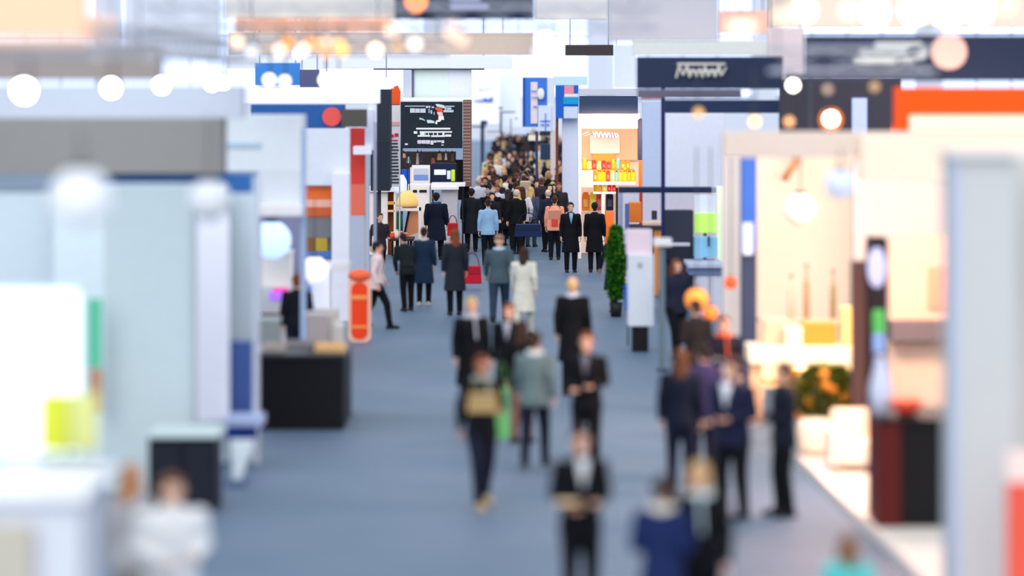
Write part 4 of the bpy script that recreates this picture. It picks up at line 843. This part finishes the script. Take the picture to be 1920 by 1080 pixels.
for px,py,r,c,em in [(445,78,.07,warm,2.6),(472,96,.08,(240,242,246),1.4),(525,94,.06,pk,4),(540,80,.08,wo,1.6),(568,92,.06,warm,5),(582,78,.05,wo,2.2),(597,84,.05,wo,3),(610,78,.06,pk,2.4),(636,84,.07,wy,2.4),(642,96,.06,(255,200,60),3),(612,99,.05,wo,3),(704,93,.065,warm,6),(746,85,.05,wy,1.5),(778,82,.08,(255,248,240),2.4),(735,56,.09,pk,1.4),(848,58,.12,pk,1.6),(866,76,.09,pk,1.4),(1020,76,.09,(255,244,240),3),(1012,96,.07,(240,244,255),2)]:
    i+=1; spot(px,py,30.6+(i%3)*.4,r*.8,c,em*.62,'small %s spotlight, number %d along the high truss from its left end'%({warm:'warm white',wy:'amber',wo:'orange',pk:'peach'}.get(c,'white'),i),'warm spotlights on the high truss',5.55)
for k,(px,py,r,c,em) in enumerate([(505,150,.10,(255,255,255),1.3),(534,152,.09,(255,255,255),1.2),(610,150,.10,(255,255,255),2),(634,146,.09,(255,255,255),2),(560,100,.08,(255,255,255),1.6)]):
    spot(px,py,44,r,c,em,'white spotlight above the blue header stand, %s from the left'%ordn[k],'white spotlights above the blue header stand',5.35)
truss('lighting_truss','lighting truss crossing above the blue header stand',(-4.2,44.15,5.42),(-1.0,44.15,5.42))
truss('lighting_truss','lighting truss crossing in the upper warm corner',(2.2,26.2,6.05),(6.0,26.2,6.05))
for k,(px,py,r,c,em) in enumerate([(1378,50,.08,pk,2.0),(1402,50,.08,pk,2.0),(1508,20,.10,(255,240,215),3.5),(1640,22,.12,(255,246,232),4),(1715,18,.13,(255,250,245),5),(1775,20,.14,(255,252,250),5),(1835,18,.13,(255,246,240),4),(1885,10,.10,(255,205,170),2),(1590,20,.10,(250,225,200),1.6),(1470,30,.09,(250,220,195),1.2)]):
    spot(px,py,26,r*.85,c,em*.6,'warm glowing spotlight, %s on the truss of the upper warm corner'%ordn[k],'spotlights of the upper warm corner',6.0)
truss('lighting_truss','lighting truss before the dark partition',(2.8,31.0,5.15),(4.6,31.0,5.15))
for k,(px,py,r,c,em,ln) in enumerate([(1487,160,.05,(255,246,230),14,'bright white'),(1558,223,.07,(255,240,215),16,'brightest orange-rimmed'),(1415,228,.05,(255,190,110),3.5,'amber'),(1480,228,.05,(255,180,120),1.6,'dim orange'),(1552,168,.05,(190,160,140),.7,'unlit brown'),(1640,163,.06,(190,150,110),.6,'unlit tan'),(1310,212,.05,(240,180,100),1.2,'faint amber')]):
    spot(px,py,34+(k%2),r,c,em,'%s round spotlight hung before the dark partition'%ln,'spotlights before the dark partition',5.05)
spot(1558,224,35.6,.13,(255,130,30),1.2,'orange halo of the brightest spotlight, built as a glowing disc','spotlights before the dark partition',5.05)  # ring of light around the lamp, built as a second glowing lens

# held and carried things
d=suit.location.y; x=suit.location.x
t=thing('booklet','tan open booklet held by the man in the black suit','booklet',(x-.10,d-.34,1.12))
part('cover',MB().box(x-.24,x-.02,d-.40,d-.26,1.135,1.15),M((220,160,100)),t); part('pages',MB().box(x-.23,x-.03,d-.395,d-.265,1.15,1.165),M((236,214,180)),t)
def bag(px,py,d,w,h_,dep,col,label,strap=.3,name='handbag'):
    x=X(px,d);z=Z(py,d); t=thing(name,label,'bag',(x,d,z-h_/2))
    part('pouch',MB().prism([(x-w/2,z-h_/2),(x+w/2,z-h_/2),(x+w*.44,z+h_/2),(x-w*.44,z+h_/2)],d-dep/2,d+dep/2),M(col,.6),t,bevel=.02)
    mb=MB(); n=10
    pts=[Vector((x-w*.35*math.cos(math.pi*k/n),d,z+h_/2+strap*math.sin(math.pi*k/n))) for k in range(n+1)]
    for a,b in zip(pts,pts[1:]): mb.cyl(a,b,.012,n=6)
    part('strap',mb,M([c*.6 for c in col]),t); part('flap',MB().box(x-w*.42,x+w*.42,d-dep/2-.015,d-dep/2-.001,z+h_*.05,z+h_*.42),M([c*.85 for c in col]),t)
    return t
bag(885,515,66.2,.46,.42,.16,(206,22,48),'crimson handbag carried beside the orange-strap coat')
bag(905,755,30.6,.34,.20,.14,(200,165,110),'tan waist bag held by the red-brown haired person',.15)
bag(940,775,34.4,.20,.62,.12,(110,190,110),'green striped tote carried behind the tan bag')
bag(990,432,76.3,.74,.34,.2,(22,40,80),'wide navy bag carried in the crowd front')
bag(1040,412,73.6,.40,.56,.2,(244,160,130),'salmon backpack with a red square patch',.1,'backpack')
part('patch',MB().box(X(1034,73.4),X(1046,73.4),73.46,73.49,Z(424,73.4),Z(412,73.4)),M((226,70,60)),bpy.data.objects['backpack'])
bag(985,355,84,.36,.50,.14,(216,186,160),'beige patterned shoulder bag of the tall black coat',.3,'shoulder_bag')
bag(849,428+2,76,.30,.34,.16,(220,30,30),'bright red bag near the charcoal hooded coat',.2)
bag(1345,712,36.2,.30,.34,.06,(240,244,250),'white folder bag held by the man in dark blue jacket',.1,'folder_bag')
bag(1270,735,39.5,.20,.44,.14,(120,70,50),'brown shoulder bag at the aisle edge of the warm group',.3,'shoulder_bag')

# ------------------------------------------------------------------ light
w=bpy.data.worlds.new('hall_light'); bpy.context.scene.world=w; w.use_nodes=True
bg=w.node_tree.nodes['Background']; bg.inputs['Color'].default_value=(.80,.89,1.0,1); bg.inputs['Strength'].default_value=.95
def light(kind,name,loc,energy,col,size=None,rot=None,**k):
    l=bpy.data.lights.new(name,kind); l.energy=energy; l.color=col
    o=bpy.data.objects.new(name,l); C.objects.link(o); o.location=loc
    if size is not None:
        if kind=='AREA': l.size=size; 
        elif kind=='SUN': l.angle=size
        else: l.shadow_soft_size=size
    if rot: o.rotation_euler=rot
    return o
light('SUN','front_fill_sun',(0,0,20),1.15,(1.0,.985,.96),math.radians(50),(math.radians(58),0,math.radians(-12)))  # added fill from behind the camera, brightens walls that face it
def area(name,loc,e,col,sx,sy,tgt):
    o=light('AREA',name,loc,e,col,sx); o.data.shape='RECTANGLE'; o.data.size_y=sy
    o.rotation_euler=(Vector(tgt)-Vector(loc)).to_track_quat('-Z','Y').to_euler(); return o
area('warm_stand_lights',(5.2,39.0,3.9),330,(1,.70,.50),3,1.2,(4.8,42,1.0))
area('warm_floor_spill',(4.3,33.6,3.8),330,(1,.58,.42),2.0,1.6,(4.1,33.5,0))
area('peach_stand_lights',(2.7,76.2,3.6),70,(1,.70,.42),1.8,.5,(2.7,79.5,1.4))
area('left_stand_lights',(-5.2,34.5,4.9),22,(.85,.93,1),3,1,(-5.0,37,1.5))

# ------------------------------------------------------------------ camera
cam=bpy.data.cameras.new('camera'); co=bpy.data.objects.new('camera',cam); C.objects.link(co)
co.location=(0,0,CH); co.rotation_euler=(math.pi/2,0,0)
cam.lens=100; cam.sensor_width=36; cam.shift_y=-(540-HY)/1920.0; cam.clip_end=400; cam.clip_start=.5
cam.dof.use_dof=True; cam.dof.focus_distance=77; cam.dof.aperture_fstop=.1/.28
cam.dof.aperture_blades=9
sc=bpy.context.scene; sc.camera=co
sc.view_settings.view_transform='Standard'; sc.view_settings.look='None'; sc.view_settings.gamma=1; sc.view_settings.exposure=0.28
sc.view_settings.use_curve_mapping=False
sc.cycles.use_denoising=True; sc.cycles.max_bounces=6; sc.cycles.sample_clamp_indirect=6
